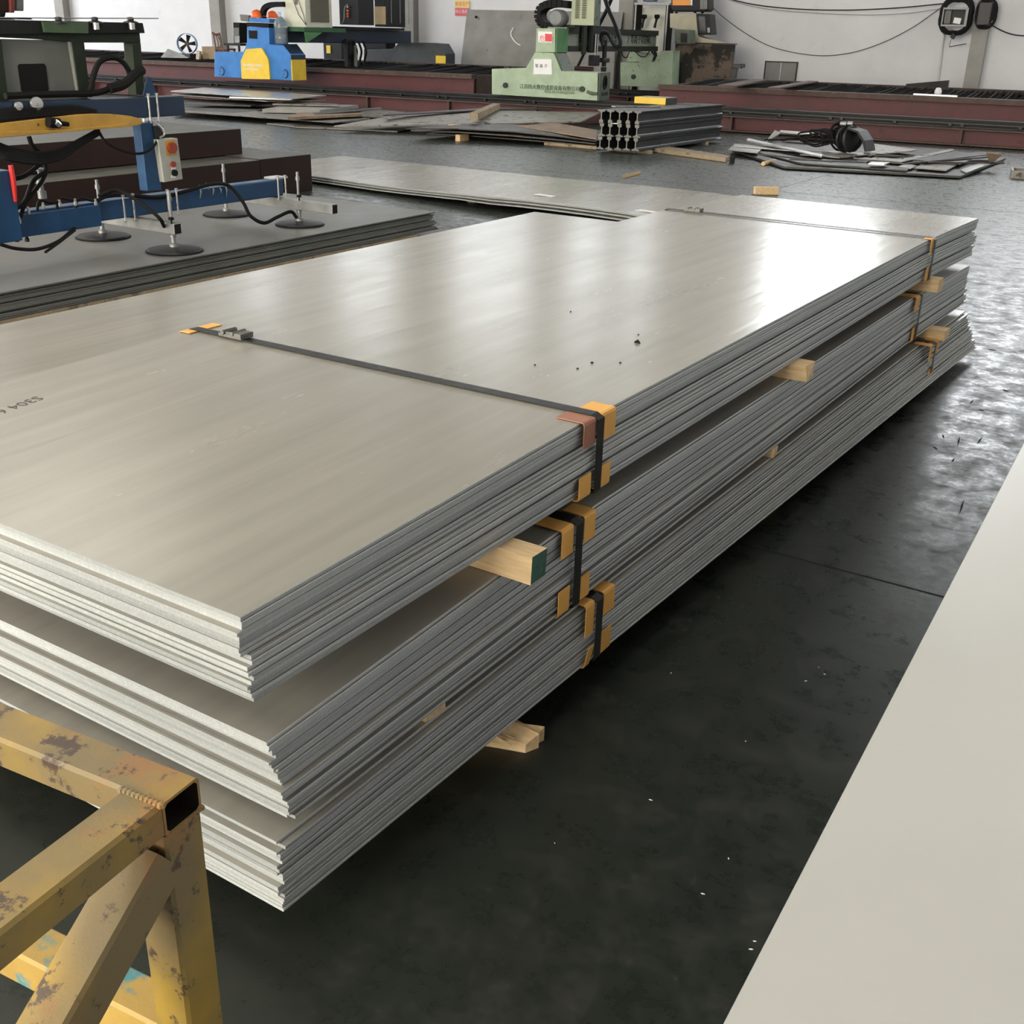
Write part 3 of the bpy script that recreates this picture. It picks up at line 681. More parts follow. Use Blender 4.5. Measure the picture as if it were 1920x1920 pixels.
# post: leans very slightly with the hanging load
mb = MB(); mb.prism([pxp(x, y, XB+.14) for x, y in ((262, 227), (287, 227), (304, 357), (277, 359))], (-.09, 0, 0)); mb.build('post', LBLUE, t, bevel=.006)
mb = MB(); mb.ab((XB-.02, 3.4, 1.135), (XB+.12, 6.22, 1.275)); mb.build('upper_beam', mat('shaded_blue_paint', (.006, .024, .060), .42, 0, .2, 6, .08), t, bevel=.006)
mb = MB(); mb.prism([pxp(x, y, XB+.05) for x, y in ((267, 179), (275, 143), (281, 146), (293, 179))], (.012, 0, 0)); mb.build('gusset_plate', LBLUE, t)
def ubolt(y0, y1, x, z0, z1, nm='clamp_bolt'):
    for y in (y0, y1):
        m_ = MB(); m_.cyl((x, y, z0), (x, y, z1), .007, 8); m_.lathe([(.013, 0), (.013, .012)], (x, y, z1-.008), 6); m_.lathe([(.013, 0), (.013, .012)], (x, y, z0-.004), 6); m_.build(nm, CHROME, t)
for y in (4.3, 5.60, 6.02, 7.23): ubolt(y-.045, y+.045, XB+.112, .405, .60)
ubolt(5.86, 5.94, XB+.14, 1.10, 1.30)
# cross arms and suction pads
def arm(y, x0, x1, z):
    m_ = MB(); m_.ab((x0, y-.035, z-.04), (x1, y+.035, z+.04)); o = m_.build('cross_arm', GALV, t, bevel=.004)
    m_ = MB(); m_.ab((x1+.0005, y-.029, z-.034), (x1+.002, y+.029, z+.034)); m_.build('tube_opening', BLACK, t)
arm(5.71, -7.72, -6.62, .378); arm(7.24, -7.85, -6.42, .378)
def sucker(x, y, za=.378):
    p = MB(); p.lathe([(.02, .036), (.06, .034), (.15, .026), (.195, .018), (.20, .012), (.185, .010)], (x, y, .206), 36)
    o = p.build('suction_pad', DARKM, t, smooth=True)
    l = MB(); l.lathe([(.175, .0), (.21, .0), (.212, .006), (.20, .012), (.175, .012)], (x, y, .206), 36); l.build('pad_lip', BLACK, o)
    s_ = MB(); s_.lathe([(.035, 0), (.035, .02), (.018, .03), (.018, .07), (.024, .07), (.024, .09), (.011, .09), (.011, za+.20-.24), (.018, za+.20-.24), (.018, za+.23-.24), (.012, za+.23-.24), (.012, za+.27-.24)], (x, y, .24), 12); s_.build('stem', GALV, o, smooth=True)
    k_ = MB(); k_.lathe([(.006, 0), (.006, .03), (.02, .03), (.022, .045), (.01, .05)], (x+.05, y-.045, za+.04), 8); k_.build('clamp_knob', BLACK, o)
for x, y in ((-6.68, 5.71), (-6.83, 7.24), (-7.56, 5.76), (-7.70, 7.22)): sucker(x, y)
# hoses
def hose(pts, r, name='hose', m=BLACK, n=8, par=t): 
    h_ = MB(); h_.tube(bez(pts, 8), r, n); return h_.build(name, m, par, smooth=True)
xh = XB+.09
def L(px, py, x): return pxp(px, py, x)
hose([L(185, 368, xh), L(215, 357, xh+.02), L(240, 366, xh+.1), L(268, 384, xh+.25), L(298, 408, xh+.36), L(308, 425, -6.70)], .014)
hose([L(178, 380, xh), L(200, 368, xh), L(240, 366, xh), L(300, 370, xh), L(350, 358, xh), L(400, 345, xh), L(430, 349, xh), L(455, 378, -6.95), L(470, 405, -6.9), L(495, 418, -6.86), L(520, 407, -6.85), L(545, 397, -6.84), L(556, 408, -6.83)], .015)
hose([L(0, 458, -6.9), L(30, 466, -6.9), L(70, 467, -6.9), L(110, 452, -6.9), L(140, 427, xh)], .012)
hose([L(85, 473, -6.85), L(110, 455, -6.88), L(140, 432, -7.0)], .010)
hose([L(70, 395, xh), L(72, 380, xh), L(80, 376, xh), L(95, 380, xh), L(112, 378, xh)], .010)
for px in (107, 143): hose([L(px, 392, xh), L(px+1, 378, xh), L(px+10, 372, xh), L(px+30, 376, xh), L(px+42, 374, xh)], .010)
hose([L(12, 400, xh), L(45, 380, xh-.0), L(62, 340, xh), L(85, 320, xh), L(80, 300, xh), L(72, 310, xh+.02), L(40, 332, xh), L(-10, 340, xh)], .016)
hose([L(38, 408, xh), L(48, 380, xh), L(75, 345, xh), L(86, 322, xh), L(84, 305, xh)], .014)
for k in range(7):
    z_ = k*4.5
    hose([L(-20, 262+z_, xh+.05), L(20, 278+z_*.8, xh+.07+k*.01), L(70, 287+z_*.7, xh+.08), L(115, 280+z_*.6, xh+.08), L(150, 262+z_*.4, xh+.06), L(185, 243+z_*.3, xh+.02)], .013)
for k in range(6):
    hose([L(-20, 207+k*4, xh+.03+.01*k), L(40, 204+k*3.2, xh+.05), L(90, 202+k*2.8, xh+.05), L(140, 200+k*2.6, xh+.05), L(180, 208+k*1, xh+.03)], .012)
hose([L(183, 243, xh), L(200, 268, xh+.05), L(230, 283, xh+.08), L(262, 288, xh+.1), L(285, 278, xh+.1), L(298, 258, xh+.06)], .010)
hose([L(54, 256, xh), L(60, 272, xh), L(72, 284, xh)], .016)
hose([L(165, 180, xh-.02), L(170, 165, xh-.02), L(176, 140, xh-.02), L(186, 117, xh-.02), L(205, 108, xh-.02), L(225, 112, xh-.02), L(240, 130, xh-.02), L(244, 150, xh-.02)], .020)
hose([L(10, 180, xh-.0), L(60, 178, xh), L(130, 176, xh), L(180, 174, xh), L(215, 163, xh), L(245, 150, xh), L(262, 135, xh)], .022)
hose([L(205, 166, xh+.02), L(232, 158, xh+.03), L(255, 138, xh+.02), L(266, 132, xh)], .035)
# push-in fittings along the lower beam
for px, py in ((54, 402), (82, 393), (113, 388), (142, 386), (37, 420), (5, 420), (180, 386)):
    c = L(px, py, XB+.105); m_ = MB(); m_.lathe([(.009, 0), (.012, .01), (.012, .03), (.008, .032), (.008, .05)], c, 8); m_.build('hose_fitting', CHROME, t)
for px in (14, 31, 50):
    c = L(px, 445, XB+.06); m_ = MB(); m_.lathe([(.016, -.03), (.016, -.01), (.010, 0), (.010, .02)], c, 8); m_.build('hose_fitting', DARKM, t)
# plastic wrap on the beam
m_ = MB(); rnd = random.Random(9)
for k in range(5):
    a = L(374+k*12, 347+rnd.uniform(-4, 4), XB+.075); b = a+Vector((rnd.uniform(0, .03), rnd.uniform(-.02, .02), -rnd.uniform(.05, .11)))
    m_.tube([a, a.lerp(b, .5)+Vector((.015, 0, 0)), b], [.004, .007, .002], 5)
m_.build('plastic_wrap', mat('cloudy_plastic_wrap', (.20, .22, .22), .25, 0, .3, 20, .2), t, kind='stuff')
# valve left
m_ = MB(); c = L(80, 372, XB); m_.lathe([(.03, 0), (.03, .05), (.018, .055), (.018, .10), (.03, .10), (.03, .14), (.01, .15), (.01, .19), (.035, .19), (.035, .205)], c, 12); m_.build('valve', GALV, t, smooth=True)
# pendant box and limit switch
def facebox(pa, pb, x, dep, y_tilt=0): a, b = L(*pa, x), L(*pb, x); mb_ = MB(); mb_.ab((x-dep, a.y, min(a.z, b.z)), (x, b.y, max(a.z, b.z))); return mb_
xp = XB+.19
a1, a2, a3, a4 = L(296, 262, xp), L(333, 259, xp), L(343, 336, xp), L(308, 342, xp)
m_ = MB(); m_.prism([a1, a2, a3, a4], (-.07, 0, 0)); o = m_.build('pendant_box', mat('pale_grey_enclosure', (.40, .41, .37), .5, 0, .08, 6, .05), t, bevel=.004)
def btn(px, py, r, m, dep=.02):
    c = L(px, py, xp); m_ = MB(); m_.cyl(c, c+Vector((dep, 0, 0)), r, 16); m_.build('button', m, o)
btn(320, 277, .040, mat('dull_red_button', (.30, .045, .02), .4, 0, .1, 5, 0), .03); btn(323, 308, .022, mat('dull_red_button', (.3, .045, .02))); btn(326, 324, .024, BLACK)
m_ = MB(); c = L(320, 277, xp); m_.box(c+Vector((.002, 0, 0)), (.003, .095, .11)); m_.build('button_plate', YARM, o)
for py in (315, 331): 
    m_ = MB(); c = L(325, py, xp); m_.box(c+Vector((.002, 0, 0)), (.003, .04, .02)); m_.build('label_plate', PAPER, o)
m_ = MB(); m_.prism([L(288, 236, xp-.03), L(306, 236, xp-.03), L(310, 256, xp-.03), L(293, 262, xp-.03)], (-.06, 0, 0)); m_.build('limit_switch', DARKM, t, bevel=.004)
hose([L(293, 232, xp), L(303, 240, xp), L(308, 252, xp), L(300, 258, xp)], .007, 'zinc_wire', CHROME)
# yellow boom arm (flat open channel with tapered tip)
xa = XB+.20
outl = [(-60, 242), (0, 232), (90, 222), (150, 215), (180, 213.5), (215, 214), (245, 217.5), (262, 222), (271, 227), (270, 231), (258, 235.5), (240, 238), (200, 241), (100, 250), (0, 258.5), (-60, 262)]
m_ = MB(); m_.prism([L(x, y, xa) for x, y in outl], (-.05, 0, 0)); m_.build('boom_arm', YARM, t, bevel=.004)
low = [(-60, 250), (30, 245), (36, 247), (90, 243), (180, 237), (235, 231), (237, 237), (200, 240), (100, 248.5), (0, 257), (-60, 261)]
m_ = MB(); m_.prism([L(x, y, xa+.0) for x, y in low], (.035, 0, 0)); m_.build('boom_flange', YARM, t, bevel=.003)
m_ = MB(); c = L(271, 226, xa+.01); m_.lathe([(.002, -.02), (.022, -.015), (.026, 0), (.022, .015), (.002, .02)], c, 12); m_.build('boom_tip', CHROME, t, smooth=True)
m_ = MB(); m_.cyl(L(90, 229, xa+.03), L(110, 231, xa+.03), .035, 12); m_.cyl(L(110, 231, xa+.03), L(128, 233, xa+.03), .018, 12, r2=.015); m_.build('boom_socket', BLACK, t)
m_ = MB(); m_.cyl(L(104, 228, xa+.06), L(111, 234, xa+.05), .02, 8); m_.build('clamp_clip', CHROME, t)
# gauges
for (px, py, r) in ((67, 195, .045), (33, 199, .028)):
    c = L(px, py, XB+.13); m_ = MB(); m_.lathe([(r, 0), (r*1.05, .01), (r, .02), (r*.6, .022)], c, 20, Matrix.Rotation(math.pi/2, 3, 'Y')); m_.build('pressure_gauge', CHROME, t, smooth=True)
# green frame above
xg = XB-.06
def gpoly(pts, dep, m, name, x=xg, bev=.004):
    m_ = MB(); m_.prism([L(px, py, x) for px, py in pts], (-dep, 0, 0)); return m_.build(name, m, t, bevel=bev)
gpoly([(0, 70), (0, 62), (262, 62), (264, 80), (150, 80), (80, 74)], .10, OLIVE, 'frame_rail', xg-.001)
gpoly([(-80, 35), (268, 43), (272, 62), (-80, 66)], .16, mat('black_channel_paint', (.012, .013, .012), .5, 0, .3, 6, .05), 'channel_beam', xg+.03)
gpoly([(80, 40.5), (166, 42), (166, 63), (84, 61)], .02, mat('mid_green_channel_paint', (.055, .095, .045), .5, 0, .2, 6, .05), 'bright_channel_section', xg+.051, .002)
gpoly([(134, 72), (157, 72), (170, 181), (150, 181)], .10, OLIVE, 'frame_post', xg+.002)
gpoly([(248, 80), (264, 80), (272, 178), (256, 178)], .10, OLIVE, 'frame_post', xg+.002)
gpoly([(-40, 74), (2, 74), (17, 192), (-40, 192)], .10, OLIVE, 'frame_post', xg+.004)
pan = gpoly([(2, 73), (130, 76), (148, 174), (14, 178)], .02, GREYP, 'back_panel', xg-.03, .003)
m_ = MB(); hole = [(33, 124), (36, 120), (82, 119), (86, 124), (91, 168), (89, 174), (44, 175), (40, 170)]
m_.prism([L(px, py, xg-.0295) for px, py in hole], (.004, 0, 0)); m_.build('panel_opening', BLACK, pan)
gpoly([(130, 76), (136, 76), (150, 173), (146, 173)], .03, mat('light_edge_strip', (.26, .27, .245), .5, 0, .1, 6, 0), 'panel_edge', xg-.005, .001)
gpoly([(16, 180), (165, 176), (165, 186), (16, 190)], .05, GREYP, 'lower_panel_rail', xg-.02, .002)
for px in (110, 178, 245):
    c = L(px, 40, xg+.02); m_ = MB(); m_.lathe([(.055, -.012), (.055, -.004), (.02, .006), (.024, .008), (.024, .026), (.008, .03)], c, 12); m_.build('channel_bolt', DARKM, t)
    if px > 120: 
        m_ = MB(); c = L(px+2, 49, xg+.06); m_.cyl(c+Vector((0, 0, -.022)), c+Vector((0, 0, .022)), .022, 12); m_.build('bright_bolt', CHROME, t)
for px in (10, 45): gpoly([(px-15, 36.5), (px-8, 34), (px+12, 34), (px+18, 37)], .06, BLACK, 'clamp_strip', xg+.01, .001)
m_ = MB(); m_.tube([L(-10, 33, xg), L(120, 34, xg), L(297, 34.5, xg+.1)], .004, 6); m_.build('thin_rod', GALV, t)
# column at far left with hanging parts
m_ = MB(); a = L(-10, 305, XB+.2); b = L(15, 470, XB+.2); m_.ab((XB+.05, a.y-.3, .40), (XB+.2, a.y+.12, .86)); m_.build('side_box', LBLUE, t, bevel=.005)
m_ = MB(); m_.tube([L(20, 310, XB+.22), L(25, 340, XB+.22), L(29, 378, XB+.22)], [.016, .018, .012], 10); m_.build('red_lever', REDP, t)
# hanging chain hoist body above
t2 = thing('chain_hoist', 'dark red chain hoist body hanging at the upper left edge', 'hoist', L(20, 10, XB-.3))
def hp(pts, dep, m, name, x=XB-.2):
    m_ = MB(); m_.prism([L(px, py, x) for px, py in pts], (-dep, 0, 0)); return m_.build(name, m, t2, bevel=.006)
hp([(-60, -60), (24, -60), (22, 22), (-60, 22)], .3, BROWN, 'motor_body')
hp([(18, -60), (30, -60), (28, 24), (20, 24)], .2, mat('dull_red_metal', (.16, .03, .02), .5, .2, .3, 8, .1), 'red_bracket', XB-.18)
hp([(31, -60), (45, -60), (45, 21), (31, 19)], .25, mat('grey_motor_metal', (.16, .16, .16), .5, .3, .3, 8, .1), 'end_cover', XB-.2)
hp([(2, 22), (12, 22), (10, 32), (-2, 32)], .05, BLACK, 'hook_block', XB-.19)

# ================================================================ RAIL BEDS, CUTTING TABLES
BL0, BR0 = -40.0, 7.0
def ibeam_bg(mb, u0, u1, v, z0, z1, wf, tf=.03, tw=.04, mi=0, mif=None, tt=None):
    tt = tt or tf
    mif = mi if mif is None else mif
    mb.bgbox(u0, u1, v-wf/2, v+wf/2, z0, z0+tf, mif); mb.bgbox(u0, u1, v-wf/2, v+wf/2, z1-tt, z1, mif); mb.bgbox(u0, u1, v-tw/2, v+tw/2, z0+tf, z1-tt, mi)
def railbed(v, label, tilt=0):
    t = thing('rail_bed', label, 'rail', bg(-12, v, 0))
    mb = MB(); ibeam_bg(mb, BL0, BR0, v, .02, .33, .30, .03, .05, 0, 1); mb.build('bed_beam', [RED, RUST], t)
    mb = MB(); mb.bgbox(BL0, BR0, v-.10, v+.10, .332, .36); mb.bgbox(BL0, BR0, v-.06, v+.06, .36, .44); mb.bgbox(BL0, BR0, v-.12, v+.08, .44, .487); mb.build('guide_rail', RAILD, t)
    mb = MB(); mb.bgbox(BL0, BR0, v-.14, v-.12, .40, .43); mb.bgbox(BL0, BR0, v-.15, v-.135, .345, .36); mb.build('guide_strip', DARKM, t)
    src = None; u = BL0+.4; k = 0
    while u < BR0:
        if src is None:
            m_ = MB(); m_.bgbox(u-.03, u+.03, v-.15, v-.02, .361, .43); m_.bgbox(u-.05, u+.05, v-.15, v-.02, .345, .36); src = m_.build('rail_clamp', DARKM, t); su = u
        else:
            c = src.copy(); COL.objects.link(c); c.location = src.location + U*(u-su)
        u += (1.02 if k % 3 else .22); k += 1
    src = None; u = BL0+.8
    while u < BR0:
        if src is None:
            m_ = MB(); m_.bgbox(u-.02, u+.02, v-.148, v-.026, .05, .30); src = m_.build('web_stiffener', RUST, t); su = u
        else:
            c = src.copy(); COL.objects.link(c); c.location = src.location + U*(u-su)
        u += 2.25
    return t
railbed(0, 'long red rail bed with black guide rail, nearest the sheet stacks')
railbed(5.6, 'farther red rail bed along the rear wall behind the cutting tables')
def table(u0, u1, v0, v1, zt, label, far=.0):
    t = thing('cutting_table', label, 'cutting table', bg((u0+u1)/2, (v0+v1)/2, 0))
    for v, nm in ((v0, 'front_beam'), (v1, 'rear_beam')):
        mb = MB(); zz = zt+(far if v == v1 else 0); ibeam_bg(mb, u0, u1, v, .12, zz, .26, .05, .05, 0, 1, .10); mb.build(nm, [RED if v == v0 else RAILD, RUST if v == v0 else mat('dark_brown_scale', (.045, .033, .030), .7, .1, .3, 4, .3, 50)], t)
    for u, nm in ((u0+.05, 'end_beam'), (u1-.05, 'end_beam')):
        mb = MB(); mb.bgbox(u-.05, u+.05, v0+.14, v1-.14, .3, zt-.02); mb.build(nm, RUST, t)
    mb = MB(); u = u0+.2; rnd = random.Random(int(u0*10))
    while u < u1-.2:
        a = rnd.uniform(-.03, .03); mb.hexa([bg(u, v0+.15, .45), bg(u+.008, v0+.15, .45), bg(u+a+.008, v1-.15, .45), bg(u+a, v1-.15, .45)],
            [bg(u, v0+.15, zt-.05+rnd.uniform(-.02, .02)), bg(u+.008, v0+.15, zt-.05), bg(u+a+.008, v1-.15, zt+far-.03+rnd.uniform(-.03, .03)), bg(u+a, v1-.15, zt+far-.03)]); u += .11
    mb.build('slats', RAILD, t, kind='stuff')
    u = u0+.4
    while u < u1:
        m_ = MB(); m_.bgbox(u-.06, u+.06, v0-.08, v0+.08, 0, .119); m_.build('foot', RUST, t); m_ = MB(); m_.bgbox(u-.06, u+.06, v1-.08, v1+.08, 0, .119); m_.build('foot', RUST, t); u += 3
    return t
uR, _ = pbg(1238, 160, 1.3); uL, _ = pbg(889, 150, 1.3)
tabR = table(uR, 7.0, 1.3, 4.4, .82, 'red framed cutting table with black slats at the right', far=.08)
tabL = table(-38, uL, 1.3, 4.4, .85, 'red framed cutting table with black slats at the left, behind the blue gantry', far=.13)
zR = .80
def bgplank(px0, py0, px1, py1, z, w_, h_, m, name, label, cat, grp=None):
    a = pz(px0, py0, z); b = pz(px1, py1, z); mb = MB(); bar(mb, a+Vector((0, 0, h_/2)), b+Vector((0, 0, h_/2)), w_, h_)
    o = mb.build(name, m); tag(o, label, cat, grp); return o
bgplank(1362, 163, 1425, 151, .90, .35, .03, RUST, 'steel_strip', 'rusty strip lying diagonally on the left end of the right cutting table', 'steel strip', 'strips on the right cutting table')
bgplank(1450, 167, 1525, 154, .90, .22, .03, RUST, 'steel_strip', 'second rusty strip lying diagonally on the right cutting table', 'steel strip', 'strips on the right cutting table')
a_, b_ = uvz(pv(1700, 158, 4.4)), uvz(pv(1779, 153, 4.4))
mb = MB(); mb.hexa([bg(a_[0], 4.3, .902), bg(b_[0], 4.3, .902), bg(b_[0], 4.5, .902), bg(a_[0], 4.5, .902)], [bg(a_[0], 4.3, .94), bg(b_[0], 4.3, 1.05), bg(b_[0], 4.5, 1.05), bg(a_[0], 4.5, .94)]); tag(mb.build('dark_beam_offcut', RAILD), 'dark beam offcut on the back edge of the right cutting table', 'beam offcut')
(lambda *k: None)('dark_beam_offcut', 'dark beam offcut on the back edge of the right cutting table', 'beam offcut')
bgplank(1713, 178, 1795, 182, .825, .06, .03, PLATEL, 'white_strip', 'thin white strip on the front edge of the right cutting table', 'steel strip')
c = pz(1758, 178, .822); mb = MB(); mb.lathe([(.03, 0), (.07, .02), (.075, .07), (.05, .13), (.02, .14)], c, 10); tag(mb.build('small_white_lump', PAPER, smooth=True), 'small white lump beside the white strip on the right cutting table', 'lump')
a, b, c_, d = pz(1585, 182, .802), pz(1598, 174, .802), pz(1645, 177, .802), pz(1648, 187, .802)
bgplank(192, 103, 243, 104, .83, .14, .02, PLATEL, 'bright_strip', 'bright thin strip on the far part of the left cutting table', 'steel strip')
P = [pv(x, y, v_) for x, y, v_ in ((301, 108, 1.6), (314, 92, 1.9), (338, 101, 1.8), (352, 109, 1.5))]
mb = MB(); mb.prism(P, V*.02+Vector((0, 0, .01))); tag(mb.build('bent_sheet', PLATEL), 'bent pale sheet offcut lying on the left cutting table', 'steel sheet')
bgplank(572, 122, 720, 128, .812, .10, .015, PLATEL, 'bright_strip', 'long bright strip on the left cutting table right of the blue gantry', 'steel strip')

# ================================================================ LEANING PLATE, POSTERS, WALL FITTINGS
q = [pv(876, 18, 7.6), pv(1168, 27, 7.6)]; u0, u1 = uvz(q[0])[0], uvz(q[1])[0]; zt_ = q[0].z
mb = MB(); mb.hexa([bg(u0, 7.0, 0), bg(u1, 7.0, 0), bg(u1, 7.03, 0), bg(u0, 7.03, 0)], [bg(u0, 7.6, zt_), bg(u1, 7.6, zt_), bg(u1, 7.63, zt_), bg(u0, 7.63, zt_)])
o = mb.build('leaning_plate', BIGPL); tag(o, 'big grey steel plate leaning upright against the rear wall', 'steel plate')
arc = [(972, 55), (963, 52), (958, 62), (961, 72), (968, 80), (976, 85)]
pts = [pv(x, y, 7.0+.6*max(0, min(1, pbg(x, y, 7.3)[1]/zt_))-.012) for x, y in arc[1:]]
mb = MB(); mb.tube(bez(pts, 5), [.018]*(5*4+1), 5); mb.build('chalk_mark', PAPER, o)
m_ = MB(); c = pv(892, 32, 7.5); m_.cyl(c, c+V*.05, .035, 12); m_.build('lifting_hole', BLACK, o)
def wallquad(px0, py0, px1, py1, v, dep, m, name, label, cat, bev=0):
    (ua, za), (ub, zb) = pbg(px0, py0, v), pbg(px1, py1, v); mb = MB(); mb.bgbox(ua, ub, v, v+dep, min(za, zb), max(za, zb))
    o = mb.build(name, m, bevel=bev); tag(o, label, cat); return o, (ua, ub, min(za, zb), max(za, zb))
YP = mat('yellow_poster_paper', (.85, .62, .22), .7, 0, .04, 5, 0); RP = mat('red_poster_paper', (.72, .14, .16), .7, 0, .05, 5, 0)
o, e = wallquad(853, 1, 880, 14, 7.97, .02, YP, 'yellow_poster', 'yellow notice with red lettering high on the rear wall', 'poster')
text('lettering', '安全生产', .12, bg(e[0]+.01, 7.965, e[3]-.13), U, (0, 0, 1), RP, o)
o, e = wallquad(853, 15, 880, 30, 7.97, .02, RP, 'red_poster', 'red notice with white lettering below the yellow notice', 'poster')
text('lettering', '闲人免进', .11, bg(e[0]+.01, 7.965, e[2]+.08), U, (0, 0, 1), PAPER, o)
o, e = wallquad(1435, 114, 1492, 152, 7.94, .05, mat('grey_hatch_paint', (.16, .165, .165), .5, .1, .12, 4, .05), 'wall_hatch', 'grey double leaf hatch low on the rear wall', 'hatch', .004)
m_ = MB(); um = (e[0]+e[1])/2; m_.bgbox(um-.012, um+.012, 7.925, 7.939, e[2], e[3]); m_.build('centre_strip', GALV, o)
m_ = MB(); m_.bgbox(e[0], e[1], 7.92, 7.939, e[3]-.03, e[3]); m_.bgbox(e[0], e[0]+.03, 7.92, 7.939, e[2], e[3]-.031); m_.bgbox(e[1]-.03, e[1], 7.92, 7.939, e[2], e[3]-.031); m_.build('hatch_frame', CHAR, o)
# junction box wrapped in cable coil
vB = 7.62
u_, z_ = pbg(1793, 31, vB)
t = thing('junction_box', 'grey junction box hung inside a coil of thick black cable by the right pillar', 'junction box', bg(u_, vB, z_-.4))
def ring(mb, u, v, z, ru, rz, r, wob=0, ph=0, sq=0):
    pts = []
    for k in range(28):
        a = 2*math.pi*k/28; f = 1+wob*math.sin(3*a+ph); cx, sx = math.cos(a), math.sin(a); e_ = 1+sq*abs(math.sin(2*a))
        pts.append(bg(u+ru*cx*f*e_, v, z+rz*sx*f*e_))
    mb.tube(pts, r, 7, True)
for k in range(6):
    mb = MB(); ring(mb, u_, vB-.04+.025*(k % 3), z_+.005*k, .30+.03*(k // 2), .345+.03*(k // 2), .034, .015, k, .12); mb.build('cable_loop', BLACK, t, smooth=True)
(ua, za), (ub, zb) = pbg(1769, 14, vB-.1), pbg(1811, 50, vB-.1)
mb = MB(); mb.bgbox(ua, ub, vB+.02, vB+.1, zb, za); o = mb.build('box_back', CHAR, t)
mb = MB(); 
for (a_, b_, c_, d_) in ((ua, ub, za-.04, za), (ua, ub, zb, zb+.04), (ua, ua+.03, zb+.041, za-.041), (ub-.06, ub, zb+.041, za-.041)): mb.bgbox(a_, b_, vB-.1, vB+.019, c_, d_)
mb.build('box_frame', mat('pale_box_frame', (.30, .31, .31), .5, 0, .1, 8, 0), t)
mb = MB(); mb.bgbox(ua+.05, ua+.20, vB-.05, vB+.01, zb+.06, za-.06); mb.build('grey_cover', GREYP, t, bevel=.005)
mb = MB(); mb.box(bg(ua+.36, vB-.02, zb+.13), (.17, .02, .13), RBG @ Matrix.Rotation(.12, 3, 'Y')); mb.build('paper_tag', PAPER, t)
mb = MB(); c = pv(1787, 68, vB-.06); mb.box(c, (.11, .08, .11), RBG @ Matrix.Rotation(.5, 3, 'Y')); mb.build('hanging_plug', CHAR, t, bevel=.008)
mb = MB(); mb.tube(bez([pv(1785, 55, vB-.03), pv(1787, 65, vB-.06), pv(1782, 78, vB-.03), pv(1780, 88, vB)], 5), .006, 5); mb.build('thin_wire', CHAR, t)
mb = MB(); mb.tube([pv(1780, 88, vB), pv(1812, 82, vB+.02)], .010, 6); mb.build('small_bracket', DARKM, t)
mb = MB(); mb.tube(bez([pv(1772, 52, 7.93), pv(1767, 80, 7.95), pv(1763, 115, 7.96), pv(1758, 152, 7.97)], 6), .035, 6); tag(mb.build('wall_conduit', mat('whitewashed_conduit', (.62, .62, .63), .8, 0, .08, 5, 0)), 'whitewashed pipe running down the wall left of the right pillar', 'conduit')
u2, z2_ = pbg(1848, 26, vB)
t = thing('cable_coil', 'black coil of thick cable hung on the right side of the right pillar', 'cable coil', bg(u2, vB, z2_-.35))
for k in range(7):
    mb = MB(); ring(mb, u2-.02+.012*k, vB-.12+.04*k, z2_, .17, .30, .034, .02, k*1.3, .10); mb.build('cable_loop', BLACK, t, smooth=True)
mb = MB(); mb.bgbox(u2-.17, u2+.15, vB-.16, vB+.14, z2_-.27, z2_+.27); mb.build('drum_core', DARKM, t, bevel=.03)
mb = MB(); mb.bgbox(u2+.141, u2+.19, vB-.10, vB+.10, z2_-.20, z2_+.12); mb.build('pale_drum_side', GALV, t, bevel=.02)
for i in range(6):
    pass
def wire(pts, r, label, m=CHAR, v=7.9, grp='cables along the rear wall'):
    mb = MB(); mb.tube(bez([pv(x, y, v) for x, y in pts], 8), r, 6); tag(mb.build('wall_cable', m, smooth=True), label, 'cable', grp)
wire([(1330, -14), (1400, 6), (1480, 16), (1580, 19), (1680, 15), (1768, 7)], .014, 'thick grey cable sagging across the upper right of the rear wall')
wire([(1335, -10), (1420, 14), (1520, 24), (1620, 28), (1700, 25), (1765, 16)], .007, 'thin pale cable just under the thick wall cable', GALV)
wire([(1330, 8), (1362, 37), (1410, 70), (1460, 92), (1530, 104), (1590, 100), (1650, 82), (1710, 52), (1765, 14)], .009, 'thin grey cable sagging lowest across the right of the rear wall')
wire([(1852, 42), (1875, 56), (1900, 65), (1930, 68)], .015, 'dark cable leaving the black coil towards the right edge')
wire([(1768, 40), (1762, 48), (1764, 58), (1772, 66)], .006, 'short thin loop of wire left of the junction box')
# machine vise on stand
t = thing('bench_vise', 'small bench vise on a post beside the rusty tank', 'vise', bg(pbg(1378, 150, 5.2)[0], 5.2, 0))
(ua, za) = pbg(1378, 128, 5.2); mb = MB(); mb.bgbox(ua-.05, ua+.05, 5.15, 5.25, 0, za); mb.build('post', DARKM, t)
mb = MB(); mb.bgbox(ua-.06, ua+.18, 5.1, 5.25, za, za+.10); mb.bgbox(ua+.12, ua+.25, 5.12, 5.22, za+.02, za+.11); mb.build('jaws', DARKM, t, bevel=.01)
mb = MB(); mb.cyl(bg(ua+.16, 5.08, za+.05), bg(ua+.14, 5.08, za-.06), .012, 6); mb.build('handle', GALV, t)

